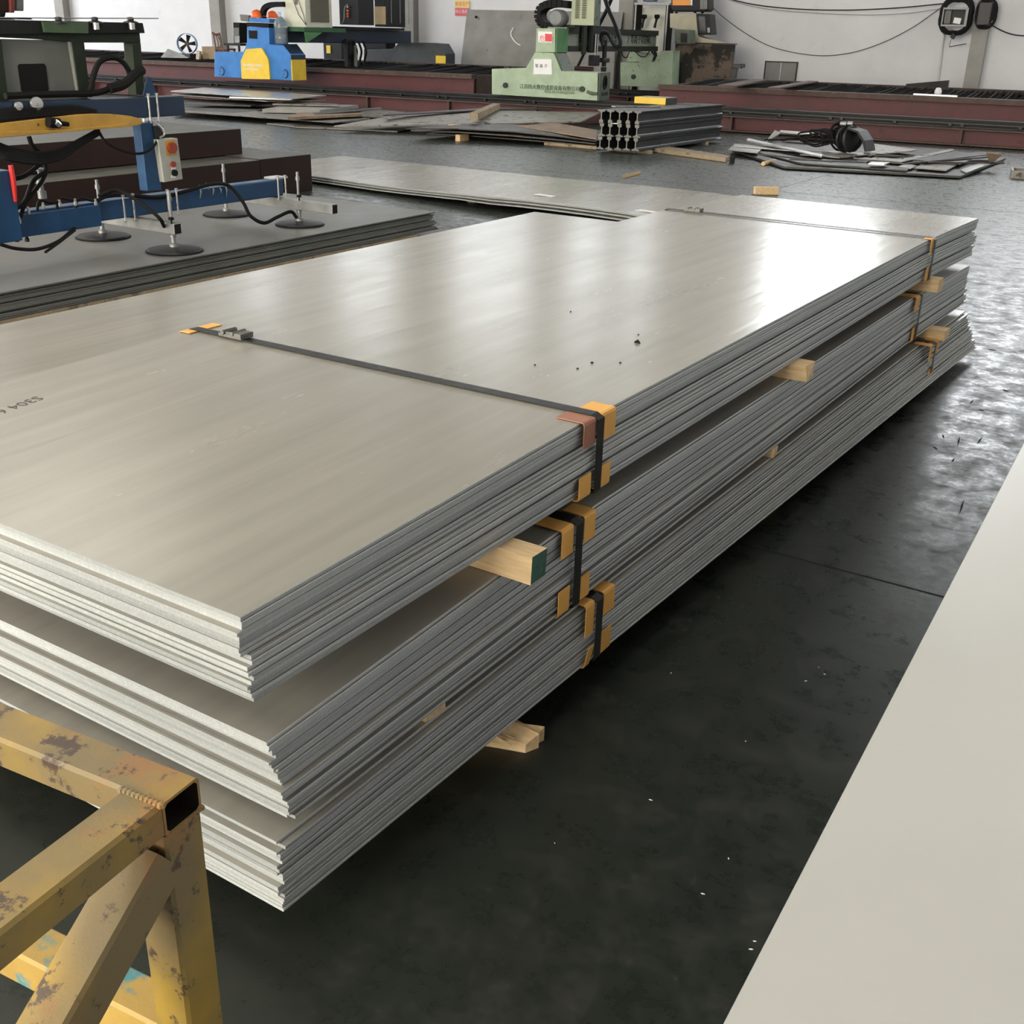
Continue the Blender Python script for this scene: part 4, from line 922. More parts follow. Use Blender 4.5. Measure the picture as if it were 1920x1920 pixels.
# ================================================================ BLUE GANTRY CUTTING MACHINE
vf = -.30
def bpoly(par, pts, v, dep, m, name, bev=.01, mcap=None):
    mb = MB(); mb.prism([pv(x, y, v) for x, y in pts], V*dep); return mb.build(name, m, par, bevel=bev)
t = thing('blue_gantry', 'blue and navy cutting gantry with yellow badge straddling the left cutting table', 'gantry machine', bg(-18, 0, .47))
bpoly(t, [(402, 97), (402, 144), (547, 151), (546, 103), (531, 85), (505, 83), (504, 52), (463, 50), (463, 80), (456, 97)], vf, .55, BLUE, 'near_carriage')
bpoly(t, [(451, 114), (461, 92), (490, 90), (503, 112), (506, 149), (453, 148)], vf-.06, .058, YELLOW, 'yellow_badge', .01)
bd = [o for o in COL.objects if o.name.startswith('yellow_badge')][-1]
a = pv(456, 124, vf-.062); text('lettering', '数控等离子切割机', .075, a, U, (0, 0, 1), PAPER, bd, .002)
a = pv(459, 131, vf-.062); text('lettering', '切割机专业制造', .06, a, U, (0, 0, 1), PAPER, bd, .002)
bpoly(t, [(466, 57), (482, 57.5), (482, 73), (467, 72)], vf-.01, .012, BLACK, 'window_recess', 0)
bpoly(t, [(462, 42), (503, 44), (504, 51.5), (463, 49.5)], vf, .5, BLACK, 'black_top_band', .004)
bpoly(t, [(467, 33), (505, 35), (505, 43), (467, 41)], vf+.1, .4, BLUE, 'top_box')
bpoly(t, [(449, 27), (466, 29), (466, 41), (451, 39)], vf+.3, .3, GREYP, 'grey_box')
# sloped dark side cover and yellow side
(u1_, z1_) = pbg(547, 151, vf); (_, z2_) = pbg(547, 112, vf); (_, z3_) = pbg(546, 103, vf); (u4_, z4_) = pbg(531, 85, vf)
mb = MB(); mb.bgbox(u1_+.002, u1_+.03, vf, vf+.56, z1_, z2_); mb.build('yellow_side', YELLOW, t)
mb = MB(); mb.bgbox(u1_+.002, u1_+.03, vf, vf+.56, z2_+.001, z3_); mb.prism([bg(u1_+.02, vf, z3_+.001), bg(u1_+.02, vf+.56, z3_+.001), bg(u4_+.01, vf+.56, z4_+.01), bg(u4_+.01, vf, z4_+.01)], (-.02, 0, .02)); mb.build('dark_side_cover', NAVY, t)
for px, py in ((414, 133), (533, 138)):
    c = pv(px, py, vf-.012); mb = MB()
    pts = [c+U*(.10*math.cos(a_))+Vector((0, 0, .10*math.sin(a_))) for a_ in np.linspace(-1.4, 1.4, 9)]; mb.tube(pts, .013, 5); mb.build('round_slot', NAVY, t)
    for k in range(3):
        m_ = MB(); cc_ = c-U*(.05-.02*k)+Vector((0, 0, -.08+.07*k)); m_.cyl(cc_, cc_-V*.01, .012, 6); m_.build('screw', NAVY, t)
# girder across the table
ug = pbg(547, 65, .3)[0]; zb_ = pbg(547, 80, .3)[1]; ztp = pbg(547, 52, .3)[1]
mb = MB(); mb.bgbox(ug-.55, ug, .0, 5.9, zb_, ztp); mb.build('girder', NAVY, t, bevel=.02)
mb = MB(); mb.bgbox(ug-.6, ug+.15, 1.9, 5.3, ztp+.001, ztp+.06); mb.build('girder_shelf', CHAR, t)
vF = 5.3
bpoly(t, [(682, 92), (682, 126), (835, 132), (835, 101), (824, 82), (800, 80), (748, 80), (735, 92.5)], vF, .55, mat('dusty_navy_paint', (.055, .062, .072), .55, 0, .25, 3, .05), 'far_carriage')
bpoly(t, [(817, 104), (835, 105), (835, 126), (817, 125)], vF-.03, .029, YELLOW, 'yellow_patch', 0)
bpoly(t, [(683, 80), (724, 80), (724, 92), (683, 92)], vF+.01, .5, CHAR, 'motor_housing', .01)
# cable chain arch
ch = bez([pv(495, 42, .2), pv(493, 28, .2), pv(497, 15, .2), pv(510, 9, .2), pv(533, 8, .2)], 6)
for i in range(0, len(ch)-1):
    a, b = ch[i], ch[i+1]; mb = MB(); bar(mb, a.lerp(b, .08), a.lerp(b, .92), .14, .11); mb.build('chain_link', BLACK, t)
# cabinets on the girder
mb = MB(); (ua, _) = pbg(533, 30, .25); zc0 = pbg(573, 51, .25)[1]; uc = pbg(573, 30, .25)[0]
mb.bgbox(ua, uc, .25, 1.35, zc0, zc0+1.3); cb = mb.build('cream_cabinet', CREAMP, t, bevel=.01)
mb = MB(); mb.bgbox(uc+.001, uc+.02, .45, 1.2, zc0+.12, zc0+1.25); mb.build('mesh_grille', mat('brown_mesh', (.13, .12, .09), .7, .2, .4, 90, .6, 120), cb)
mb = MB(); mb.bgbox(uc-.3, uc-.22, .235, .249, zc0+.5, zc0+.62); mb.build('name_plate', GREYP, cb)
for i, x in enumerate((557, 548)):
    mb = MB(); mb.tube([pv(x, -5, .2), pv(x+12, 28, .2), pv(574, 47, .2)], .008, 5); mb.build('cabinet_cable', DARKM, t)
mb = MB(); mb.bgbox(ua-.05, uc+.02, .15, 1.9, zc0-.10, zc0-.002); mb.build('green_shelf', mat('dark_green_bracket', (.03, .10, .045), .5, 0, .2, 5, .05), t)
mb = MB(); mb.prism([bg(uc, .16, zc0-.11), bg(uc, .9, zc0-.11), bg(uc, .2, zc0-.36)], U*.02); mb.build('green_bracket', GREENB, t)
def cab(x0, x1, x2, ybot, v, m, name, hgt=1.3, par=t):
    """cabinet whose front spans px x0-x1 on plane v and whose right side ends at px x2"""
    ua, z0 = pbg(x0, ybot, v); ub = pbg(x1, ybot, v)[0]; dv = .1
    while dv < 4 and (lambda p: 960+FPX*(p-CAM).dot(rt)/(p-CAM).dot(fwd))(bg(ub, v+dv, z0)) < x2: dv += .02
    mb = MB(); mb.bgbox(ua, ub, v, v+dv, z0, z0+hgt); return mb.build(name, m, par, bevel=.01), (ua, ub, v, v+dv, z0)
c1, e1 = cab(637, 672, 701, 46, 2.3, CHAR, 'control_cabinet')
for k, py in enumerate((13, 20, 26, 31)):
    c = pv(653, py, 2.29); mb = MB(); mb.cyl(c, c-V*.04, .028, 10); mb.build('indicator_button', ORANGE if k > 0 else GALV, c1)
mb = MB(); mb.tube(bez([pv(652, 8, 2.28), pv(646, 15, 2.25), pv(645, 35, 2.2), pv(641, 45, 2.2)], 5), .012, 5); mb.build('cabinet_cable', GALV, t)
c2, e2 = cab(703, 722, 760, 50, 3.9, CHAR, 'open_cabinet')
mb = MB(); (ua, za) = pbg(702, 12, 3.88); (ub, zb) = pbg(723, 46, 3.88); mb.bgbox(ua, ub, 3.87, 3.899, zb, za); mb.build('tan_mounting_plate', mat('tan_plate', (.55, .40, .20), .6, 0, .08, 5, 0), c2)
for k in range(3):
    mb = MB(); mb.bgbox(e2[1]+.001, e2[1]+.01, e2[2]+.3+.45*k, e2[2]+.33+.45*k, e2[4]+.1, e2[4]+1.25); mb.build('door_seam', GALV, c2)
# water bottle standing on the carriage
cB = pv(528, 83, vf+.25); t3 = thing('water_bottle', 'large clear blue water cooler bottle on the blue gantry carriage', 'bottle', cB)
CL = glassy('blue_clear_plastic', (.70, .83, .95), .12)
mb = MB(); mb.lathe([(.15, 0), (.165, .02), (.165, .22), (.155, .24), (.165, .26), (.165, .44), (.155, .50), (.09, .58), (.05, .62)], cB, 24); mb.build('bottle_body', CL, t3, smooth=True)
mb = MB(); mb.lathe([(.045, .621), (.045, .68), (.05, .69), (.05, .72), (.02, .725)], cB, 16); mb.build('bottle_neck', CL, t3, smooth=True)
for k, (px, py, sz) in enumerate(((482, 26, .15), (511, 27, .14))):
    c = pv(px, py+7, .15+.5*k); mb = MB()
    mb.lathe([(sz*1.15, 0), (sz*1.15, .012), (sz, .02), (sz*.95, sz*.6), (sz*.7, sz*1.0), (sz*.3, sz*1.2), (.01, sz*1.25)], c, 18)
    tag(mb.build('hard_hat', ORANGE, smooth=True), ['orange hard hat on the blue gantry, left of the cable chain', 'orange hard hat between the cable chain and the water bottle'][k], 'hard hat')
# things standing on the floor behind the blue gantry
def standing(x0, x1, x2, ytop, v, m, name, label, cat, bev=.01):
    ua, zt = pbg(x0, ytop, v); ub = pbg(x1, ytop, v)[0]; dv = .1
    while dv < 3 and (lambda p: 960+FPX*(p-CAM).dot(rt)/(p-CAM).dot(fwd))(bg(ub, v+dv, zt)) < x2: dv += .02
    t = thing(name, label, cat, bg((ua+ub)/2, v+dv/2, 0)); mb = MB(); mb.bgbox(ua, ub, v, v+dv, 0, zt); mb.build('body', m, t, bevel=bev); return t, (ua, ub, v, v+dv, zt)
t4, e4 = standing(606, 640, 651, 78, 6.9, CHAR, 'power_cabinet', 'charcoal cabinet with yellow label seen under the blue gantry girder', 'cabinet')
mb = MB(); (ua, za) = pbg(612, 85, 6.88); (ub, zb) = pbg(620, 100, 6.88); mb.bgbox(ua, ub, 6.87, 6.899, zb, za); mb.build('yellow_label', YELLOW, t4)
t5 = thing('torch_carriage', 'black torch carriage with hoses hanging under the blue girder', 'cutting torch', bg(ug+.1, 3.0, zb_-.6))
mb = MB(); mb.bgbox(ug+.01, ug+.12, 2.5, 2.9, zb_-.75, zb_+.1); mb.build('carriage_plate', CHAR, t5, bevel=.01)
for k in range(4):
    a = bg(ug+.14, 2.55+.22*k, zb_+.05); mb = MB(); mb.tube(bez([a, a+Vector((.1, 0, -.25)), a+Vector((-.05, .1, -.5)), a+Vector((0, 0, -.85))], 5), .03, 6); mb.build('torch_hose', BLACK, t5, smooth=True)
mb = MB(); mb.cyl(bg(ug+.2, 2.75, zb_-.65), bg(ug+.2, 2.75, zb_-.05), .05, 10); mb.build('torch_barrel', GREYP, t5)
t6 = thing('computer_tower', 'black computer tower standing left of the blue gantry top box', 'computer', bg(pbg(446, 80, 1.3)[0], 1.3, pbg(446, 80, 1.3)[1]))
bpoly(t6, [(437, 42), (449, 42.5), (449, 80.8), (438, 80.8)], 1.25, .4, BLACK, 'tower_case'); bpoly(t6, [(438, 52), (448, 52), (448, 66), (438, 66)], 1.24, .009, GREYP, 'drive_panel', 0); bpoly(t6, [(439, 66.5), (449, 67), (449, 80), (440, 80)], 1.235, .012, GALV, 'lower_panel', 0)
zt6 = pbg(444, 81.1, 1.25)[1]; ua6 = pbg(430, 90, 1.3)[0]; ub6 = pbg(456, 90, 1.3)[0]
tb = thing('operator_table', 'low dark table with papers behind the blue gantry carriage', 'table', bg((ua6+ub6)/2, 1.45, .852))
mb = MB(); mb.bgbox(ua6-.1, ub6, 1.2, 1.75, zt6-.06, zt6-.003); mb.build('table_top', CHAR, tb)
for (uu, vv) in ((ua6, 1.25), (ub6-.1, 1.25), (ua6, 1.7), (ub6-.1, 1.7)):
    mb = MB(); mb.bgbox(uu-.02, uu+.02, vv-.02, vv+.02, .852, zt6-.061); mb.build('leg', CHAR, tb)
# wooden chair
uc_, zc_ = pbg(420, 95, 2.0)
t = thing('wooden_chair', 'brown wooden chair with curved splat back behind the blue gantry', 'chair', bg(uc_, 2.0, .8))
zs = zc_+.02
mb = MB(); mb.bgbox(uc_-.2, uc_+.22, 1.85, 2.25, zs, zs+.04); mb.build('seat', CHARW, t, bevel=.01)
for (du, dv) in ((-.18, -.12), (.18, -.12), (-.18, .22), (.18, .22)):
    mb = MB(); mb.bgbox(uc_+du-.02, uc_+du+.02, 2+dv-.02, 2+dv+.02, .803, zs-.001); mb.build('leg', CHARW, t)
for du in (-.19, .03):
    mb = MB(); mb.tube([bg(uc_+du, 1.9, zs), bg(uc_+du-.03, 1.9, zs+.2), bg(uc_+du-.06, 1.9, zs+.43)], .022, 6); mb.build('back_post', CHARW, t)
mb = MB(); mb.tube(bez([bg(uc_-.27, 1.9, zs+.42), bg(uc_-.14, 1.88, zs+.38), bg(uc_-.02, 1.9, zs+.40)], 4), .03, 6); mb.build('top_rail', CHARW, t)
for du in (-.13, -.06): 
    mb = MB(); mb.tube(bez([bg(uc_+du, 1.9, zs), bg(uc_+du+.03, 1.9, zs+.18), bg(uc_+du-.04, 1.9, zs+.38)], 4), .015, 5); mb.build('splat', CHARW, t)
# blue drum fan
cF = pv(351, 82, 3.2); rF = .27
t = thing('drum_fan', 'round blue industrial fan standing on the left cutting table', 'fan', (cF.x, cF.y, .81))
ax = Vector((.62, -.78, 0)).normalized(); side = ax.cross(Vector((0, 0, 1))); RFn = Matrix((side, Vector((0, 0, 1)), ax)).transposed()
if RFn.determinant() < 0: RFn = Matrix((-side, Vector((0, 0, 1)), ax)).transposed()
mb = MB()
prof = [(rF, -.14), (rF*1.04, -.14), (rF*1.04, .14), (rF, .14)]; n = 32; vs = []
for r, z in prof:
    for k in range(n): a = 2*math.pi*k/n; vs.append(cF + RFn @ Vector((r*math.cos(a), r*math.sin(a), z)))
fs = [(i*n+k, i*n+(k+1) % n, ((i+1) % 4)*n+(k+1) % n, ((i+1) % 4)*n+k) for i in range(4) for k in range(n)]
mb.add(vs, fs); mb.build('drum', FANB, t, smooth=True)
for k in range(5):
    a = 2*math.pi*k/5; u1v = RFn @ Vector((math.cos(a), math.sin(a), 0)); u2v = RFn @ Vector((-math.sin(a), math.cos(a), 0))
    m_ = MB(); m_.hexa([cF+u1v*.05-u2v*.03, cF+u1v*.05+u2v*.03, cF+u1v*.24+u2v*.075+ax*.05, cF+u1v*.24-u2v*.045-ax*.03], [cF+u1v*.05-u2v*.03+ax*.01, cF+u1v*.05+u2v*.03+ax*.01, cF+u1v*.24+u2v*.075+ax*.06, cF+u1v*.24-u2v*.045-ax*.02]); m_.build('blade', DARKM, t)
mb = MB(); mb.cyl(cF-ax*.08, cF+ax*.06, .06, 14); mb.build('hub', DARKM, t)
mb = MB(); mb.box((cF.x, cF.y, (.855+cF.z-rF)/2), (.4, .3, max(.02, cF.z-rF-.855)), RBG); mb.build('stand', DARKM, t)
c = pv(372, 95, 3.0); mb = MB(); mb.box(Vector((c.x, c.y, .975)), (.12, .1, .24), RBG @ Matrix.Rotation(.2, 3, 'Y')); tag(mb.build('pale_board', mat('pale_board', (.62, .52, .42), .7)), 'small pale board propped beside the blue drum fan', 'board')
(ua, za) = pbg(378, 87, 3.1); (ub, zb) = pbg(405, 100, 3.1); mb = MB(); mb.bgbox(ua, ub, 3.1, 3.4, .855, za); tag(mb.build('carton', mat('brown_carton', (.30, .22, .14), .8), bevel=.01), 'brown carton between the drum fan and the wooden chair', 'box')

# ================================================================ GREEN GANTRY CUTTING MACHINE
vg = -.32
t = thing('green_gantry', 'pale green plasma cutting gantry with black lettering beside the rail stack', 'gantry machine', bg(-9.8, 0, .47))
nc = bpoly(t, [(922, 129), (922, 177), (1120, 189), (1121, 136), (1052, 133), (1038, 99), (1003, 98), (986, 127)], vg, .60, GREEN, 'near_carriage')
(uE, zE0) = pbg(1120.5, 189, vg); zE1 = pbg(1120.5, 136, vg)[1]
mb = MB(); mb.bgbox(uE+.002, uE+.02, vg+.01, vg+.60, zE0, zE1); ends = mb.build('end_plate', GREEND, t)
mb = MB(); pc = bg(uE+.03, vg+.30, (zE0+zE1)/2+.08)
pts = [pc+V*(.09*math.cos(a_))+Vector((0, 0, .13*math.sin(a_))) for a_ in np.linspace(0, 2*math.pi, 20)[:-1]]; mb.tube(pts, .016, 5, True); mb.tube([pc+V*-.03+Vector((0, 0, -.08)), pc+Vector((0, 0, .08)), pc+V*.05+Vector((0, 0, -.08))], .012, 5); mb.build('emblem', BLACK, ends)
text('lettering', '伟大集团', .085, bg(uE+.022, vg+.16, zE0+.10), V, (0, 0, 1), BLACK, ends, .002)
bpoly(t, [(1006, 53), (1041, 53), (1041, 98), (1004, 98)], vg, .5, GREEN, 'upright_block')
(uX, zX0) = pbg(1041.5, 98, vg); zX1 = pbg(1041.5, 53, vg)[1]
mb = MB(); mb.bgbox(uX+.002, uX+.02, vg+.005, vg+.60, zX0, zX1); mb.build('green_side_panel', GREENB, t)
mb = MB(); (uy, zy) = pbg(1053, 133, vg); mb.prism([bg(uX-.04, vg+.05, zX0-.002), bg(uX-.04, vg+.60, zX0-.002), bg(uy, vg+.60, zy), bg(uy, vg+.05, zy)], U*.03); mb.build('sloped_side_plate', GREEND, t)
pn = bpoly(t, [(1009, 58.5), (1035.5, 59.5), (1035, 80), (1009, 79)], vg-.012, .011, PAPER, 'notice', 0)
a = pv(1011, 77, vg-.014); text('lettering', '危险', .14, a, U, (0, 0, 1), mat('notice_red', (.75, .10, .10), .7, 0, .05, 5, 0), pn, .001)
bpoly(t, [(1022, 63), (1035, 64), (1034.6, 78), (1022, 77)], vg-.016, .003, mat('notice_red', (.7, .1, .1)), 'notice_patch', 0)
pp = bpoly(t, [(1001, 110.5), (1034, 111), (1035, 140), (1000, 139)], vg-.012, .011, PAPER, 'paper_sheet', 0)
a = pv(1003, 126, vg-.014); text('lettering', '等 离 子', .085, a, U, (0, 0, 1), INKM, pp, .001)
a = pv(974, 165, vg-.012); b_ = pv(1085, 170, vg-.012)
text('lettering', '江苏伟大数控成套设备有限公司', .104, a, U, (0, 0, 1), mat('dark_green_lettering', (.06, .09, .055), .6, 0, .2, 8, 0), nc, .003)
a = pv(1020, 174, vg-.012); text('lettering', '电话:0510-86020900', .085, a, U, (0, 0, 1), mat('faded_green_lettering', (.20, .26, .17), .6, 0, .2, 8, 0), nc, .003)
for px, py in ((948, 160), (1092, 167)):
    c = pv(px, py, vg-.01); mb = MB(); mb.cyl(c+V*.01, c-V*.03, .058, 16); mb.build('round_plug', DARKM, t)
mb = MB(); mb.tube([pv(1101, 172, vg-.03), pv(1108, 175, vg-.035), pv(1120, 176, vg-.03)], [.03, .035, .03], 8); mb.build('handle_bar', GREEND, t)
bpoly(t, [(945, 124), (955, 124), (955, 128.5), (945, 128)], vg+.1, .05, DARKM, 'lifting_lug', 0)
# girder, its lettered side facing the viewer
ug = uX+.0; zb1 = pbg(1067, 97, .35)[1]; zt1 = pbg(1067, 51, .35)[1]; za1 = pbg(1067, 86, .35)[1]; zc1 = pbg(1067, 62, .35)[1]
mb = MB(); mb.bgbox(ug-.5, ug-.03, .29, 6.0, zb1, zt1); gd = mb.build('girder', mat('grey_green_girder', (.20, .225, .18), .6, 0, .2, 4, .1, 50, ((.08, .085, .07), .64, 5)), t, bevel=.01)
mb = MB(); mb.bgbox(ug-.029, ug+.03, .3, 6.0, zb1, za1); mb.bgbox(ug-.029, ug+.02, .3, 6.0, zc1, zt1); mb.build('girder_rail', mat('black_green_rail', (.022, .024, .020), .5, .2, .3, 6, .1), t)
LET = mat('black_girder_lettering', (.018, .02, .018), .6, 0, .1, 8, 0)
zt0_ = za1+.07
text('lettering', 'B', .27, bg(ug-.026, .95, zt0_), V, (0, 0, 1), LET, gd, .003)
text('lettering', '4000×3 火焰', .22, bg(ug-.026, 2.1, zt0_+.01), V, (0, 0, 1), LET, gd, .003)
text('lettering', '/', .24, bg(ug-.026, 3.95, zt0_), V, (0, 0, 1), LET, gd, .003)
text('lettering', '等离子切割机', .235, bg(ug-.026, 4.15, zt0_+.01), V, (0, 0, 1), LET, gd, .003)
vq = 5.35
bpoly(t, [(1163, 117), (1163, 161), (1259, 165), (1262, 95), (1240, 95), (1226, 117)], vq, .55, GREEN, 'far_carriage')
c = pv(1188, 144, vq-.01); mb = MB(); mb.cyl(c+V*.01, c-V*.03, .06, 16); mb.build('round_plug', DARKM, t)
bpoly(t, [(1179, 98), (1226, 98), (1222, 116), (1176, 116)], vq+.3, .3, GREEN, 'far_motor_box')
bpoly(t, [(1265, 55), (1292, 56), (1292, 82), (1265, 82)], 5.3, .5, GREEND, 'far_end_box'); bpoly(t, [(1276, 62), (1288, 62.5), (1288, 80), (1276, 80)], 5.28, .019, CHAR, 'dark_opening', 0)
# cabinet with louvres on the girder
(ua, z0_) = pbg(1070, 47, .45); ub = pbg(1113, 47, .45)[0]
mb = MB(); mb.bgbox(ua, ub, .45, .75, z0_, z0_+1.1); lc = mb.build('louvred_cabinet', mat('pale_lime_cabinet', (.42, .46, .32), .5, 0, .06, 4, .05), t, bevel=.01)
src = None
for cx_ in (.10, .26):
    for k in range(13):
        zz = z0_+.14+k*.035
        if src is None:
            m_ = MB(); m_.hexa([bg(ua+cx_, .43, zz), bg(ua+cx_+.10, .43, zz), bg(ua+cx_+.10, .449, zz), bg(ua+cx_, .449, zz)], [bg(ua+cx_, .444, zz+.018), bg(ua+cx_+.10, .444, zz+.018), bg(ua+cx_+.10, .449, zz+.018), bg(ua+cx_, .449, zz+.018)]); src = m_.build('louvre', GREEND, lc); s0_ = (cx_, zz)
        else: c = src.copy(); COL.objects.link(c); c.location = src.location+U*(cx_-s0_[0])+Vector((0, 0, zz-s0_[1]))
mb = MB(); mb.bgbox(ub+.002, ub+.02, .46, .75, z0_, z0_+1.1); mb.build('cabinet_side', GREEND, lc)
# torch lift
xt = pbg(1098, 60, .8)[0]
mb = MB(); mb.bgbox(ug+.04, ug+.09, .95, 1.15, zb1-.05, zt1+.75); mb.build('lift_column', OLIVE, t)
mb = MB(); mb.bgbox(ug+.04, ug+.16, 1.30, 1.62, zb1-.02, zt1+.12); mb.build('lift_plate', CHAR, t, bevel=.01)
for vv in (1.42, 1.54):
    mb = MB(); mb.cyl(bg(ug+.19, vv, zb1-.08), bg(ug+.19, vv, zt1-.12), .018, 8); mb.build('guide_rod', GALV, t)
mb = MB(); mb.bgbox(ug+.05, ug+.22, 1.36, 1.66, zb1-.30, zb1-.07); mb.build('torch_holder', CHAR, t, bevel=.02)
mb = MB(); mb.cyl(bg(ug+.16, 2.05, zb1-.32), bg(ug+.16, 2.05, zt1-.25), .055, 12); mb.build('torch_tube', CHAR, t)
mb = MB(); mb.box(bg(ug+.16, 2.05, zb1-.18), (.16, .34, .10), RBG); mb.build('torch_clamp', DARKM, t, bevel=.02)
mb = MB(); mb.cyl(bg(ug+.16, 2.05, zb1-.66), bg(ug+.16, 2.05, zb1-.33), .05, 12, r2=.07); mb.build('torch_head', DARKM, t)
vh = 1.9
mb = MB(); mb.tube(bez([pv(1131, 86, vh), pv(1128, 68, vh), pv(1133, 61, vh), pv(1142, 66, vh), pv(1150, 82, vh), pv(1157, 88, vh), pv(1163, 82, vh), pv(1161, 68, vh), pv(1152, 42, vh), pv(1142, 20, vh), pv(1133, -6, vh)], 6), .048, 8); mb.build('torch_hose', CHAR, t, smooth=True)
mb = MB(); mb.tube([pv(1123, 47, vh+.1), pv(1138, 18, vh+.1), pv(1148, -6, vh+.1)], .045, 8); mb.build('torch_hose', CHAR, t, smooth=True)
for pts in ([(1165, 95), (1168, 105), (1175, 108), (1180, 97)], [(1192, 97), (1200, 105), (1210, 106), (1218, 96)], [(1222, 96), (1228, 104), (1226, 113)], [(1228, 95), (1231, 106)]):
    mb = MB(); mb.tube(bez([pv(x, y, 3.6) for x, y in pts], 5), .012 if pts[0][0] < 1220 else .03, 5); mb.build('hanging_cable', BLACK, t, smooth=True)
# cable chain drum and motor
cC = (1034, 28); chain = [(1070, 9), (1050, 7), (1032, 8), (1018, 15), (1013, 27), (1016, 40), (1025, 48), (1040, 49)]
ch = bez([pv(x, y, .5) for x, y in chain], 2)
for i in range(len(ch)-1):
    a, b = ch[i], ch[i+1]; mb = MB(); bar(mb, a.lerp(b, .06), a.lerp(b, .94), .34, .15); mb.build('chain_link', BLACK, t)
c = pv(1047, 34, .45); mb = MB(); mb.lathe([(.09, -.2), (.17, -.19), (.18, .1), (.14, .16), (.05, .18)], c, 18, RBG @ Matrix.Rotation(math.pi/2, 3, 'X')); mb.build('motor', mat('grey_motor_paint', (.22, .23, .24), .5, 0, .1, 5, 0), t, smooth=True)
mb = MB(); mb.tube([pv(1033, 10, .5), pv(1050, -1, .5), pv(1062, -8, .5)], .03, 6); mb.build('feed_hose', CHAR, t)
mb = MB(); mb.tube([pv(1083, 44, 1.3), pv(1093, 30, 1.3), pv(1108, 23, 1.3)], [.05, .02, .012], 6); mb.build('lamp_arm', CHAR, t)
mb = MB(); mb.bgbox(ug-.5, ug+.03, .6, 2.9, zt1+.002, zt1+.05); mb.build('top_cover', CHAR, t)
mb = MB(); mb.cyl(pv(1078, 128, 1.6), pv(1112, 130, 1.6), .05, 10); tag(mb.build('red_gas_pipe', RED), 'short dull red pipe lying behind the green gantry carriage', 'pipe')
mb = MB(); mb.cyl(pv(1095, 100, 1.8), pv(1082, 127, 1.8), .035, 8); mb.build('slanting_strut', CHAR, t)

# ---------------- things behind the green gantry
tk, e = standing(1266, 1375, 1379, 81, 5.4+.7, TANKM, 'rusty_tank', 'big rust stained square tank behind the green gantry', 'tank')
mb = MB(); mb.bgbox(e[0]-.02, e[1]+.03, e[2]-.02, e[3]+.02, e[4]+.002, e[4]+.03); mb.build('rim', DARKM, tk)
mb = MB(); mb.bgbox(e[0]+.45, e[0]+.50, e[2]-.02, e[2]-.001, 0, e[4]); mb.build('front_seam', TANKM, tk)
mb = MB(); (uu, zz) = pbg(1270, 150, 6.08); mb.bgbox(uu, uu+.06, 6.05, 6.099, zz-.04, zz+.14); mb.build('tap', BLACK, tk)
(u5, z5) = pbg(1296, 81, 6.3)
tcn = thing('operator_console', 'beige operator console with dark screen on the rusty tank', 'console', bg(u5, 6.3, e[4]+.031))
def cp(pts, v, dep, m, name, bev=.01, par=tcn): return bpoly(par, pts, v, dep, m, name, bev)
zc0 = e[4]+.031
b0 = cp([(1256, 25), (1305, 24.5), (1309, 68), (1349, 79.5), (1349, 82), (1284, 81), (1284, 56), (1256, 52)], 6.2, .55, BEIGE, 'console_body')
cp([(1306, 26), (1330, 26.5), (1333, 65), (1309, 65)], 6.185, .5, CHAR, 'dark_screen_housing'); cp([(1310, 31), (1322, 31), (1324, 62), (1312, 62)], 6.17, .012, mat('dim_screen_glass', (.05, .055, .065), .15, 0, .05, 4, 0), 'screen', 0)
cp([(1326, 52), (1331, 52), (1331, 61), (1327, 61)], 6.17, .012, GALV, 'key_strip', 0)
tm = thing('monitor_housing', 'dark housing with orange panel above the beige console', 'display', pv(1290, 24, 6.4))
bpoly(tm, [(1258, -40), (1326, -40), (1328, 18), (1322, 21.5), (1262, 21.5), (1258, 17)], 6.3, .5, CHAR, 'housing', .03)
ORP = mat('orange_panel', (.90, .34, .06), .5, 0, .08, 2, 0)
bpoly(tm, [(1260, -40), (1294, -40), (1294, 10), (1261, 10)], 6.285, .014, ORP, 'orange_panel', 0); bpoly(tm, [(1294.5, -40), (1298, -40), (1298, 10), (1294.5, 10)], 6.283, .014, PAPER, 'white_edge', 0)
src = None
for k in range(6): bpoly(tm, [(1313+k*2.3, -40), (1314+k*2.3, -40), (1314+k*2.3, 17), (1313+k*2.3, 17)], 6.285, .014, GALV, 'fin', 0)
for px in (1267, 1302, 1316): bpoly(tm, [(px-1.5, 22), (px+1.5, 22), (px+1.5, 25), (px-1.5, 25)], 6.4, .1, BLACK, 'foot', 0)
# open white cabinet with black frame
tw_ = thing('open_white_cabinet', 'white lined cabinet with black frame behind the green girder', 'cabinet', bg(pbg(1218, 60, 6.9)[0], 6.9, 0))
(ua, zt_) = pbg(1190, 5, 6.9); ub = pbg(1256, 5, 6.9)[0]; bw = .10
mb = MB(); mb.bgbox(ua, ub, 7.25, 7.28, 0, zt_-.12); mb.build('white_back', mat('cabinet_white', (.75, .77, .70), .5, 0, .05, 3, 0), tw_)
for nm, a_ in (('side_frame', (ua, ua+bw)), ('side_frame', (ub-bw, ub))):
    mb = MB(); mb.bgbox(a_[0], a_[1], 6.9, 7.249, 0, zt_-.05); mb.build(nm, BLACK, tw_)
    mb = MB(); mb.bgbox(a_[0]+bw*.3, a_[1]-bw*.3, 6.88, 6.899, 0, zt_-.05); mb.build('bright_edge', GALV, tw_)
mb = MB(); mb.bgbox(ua, ub, 6.88, 7.26, zt_-.049, zt_); mb.build('top_frame', GALV, tw_)
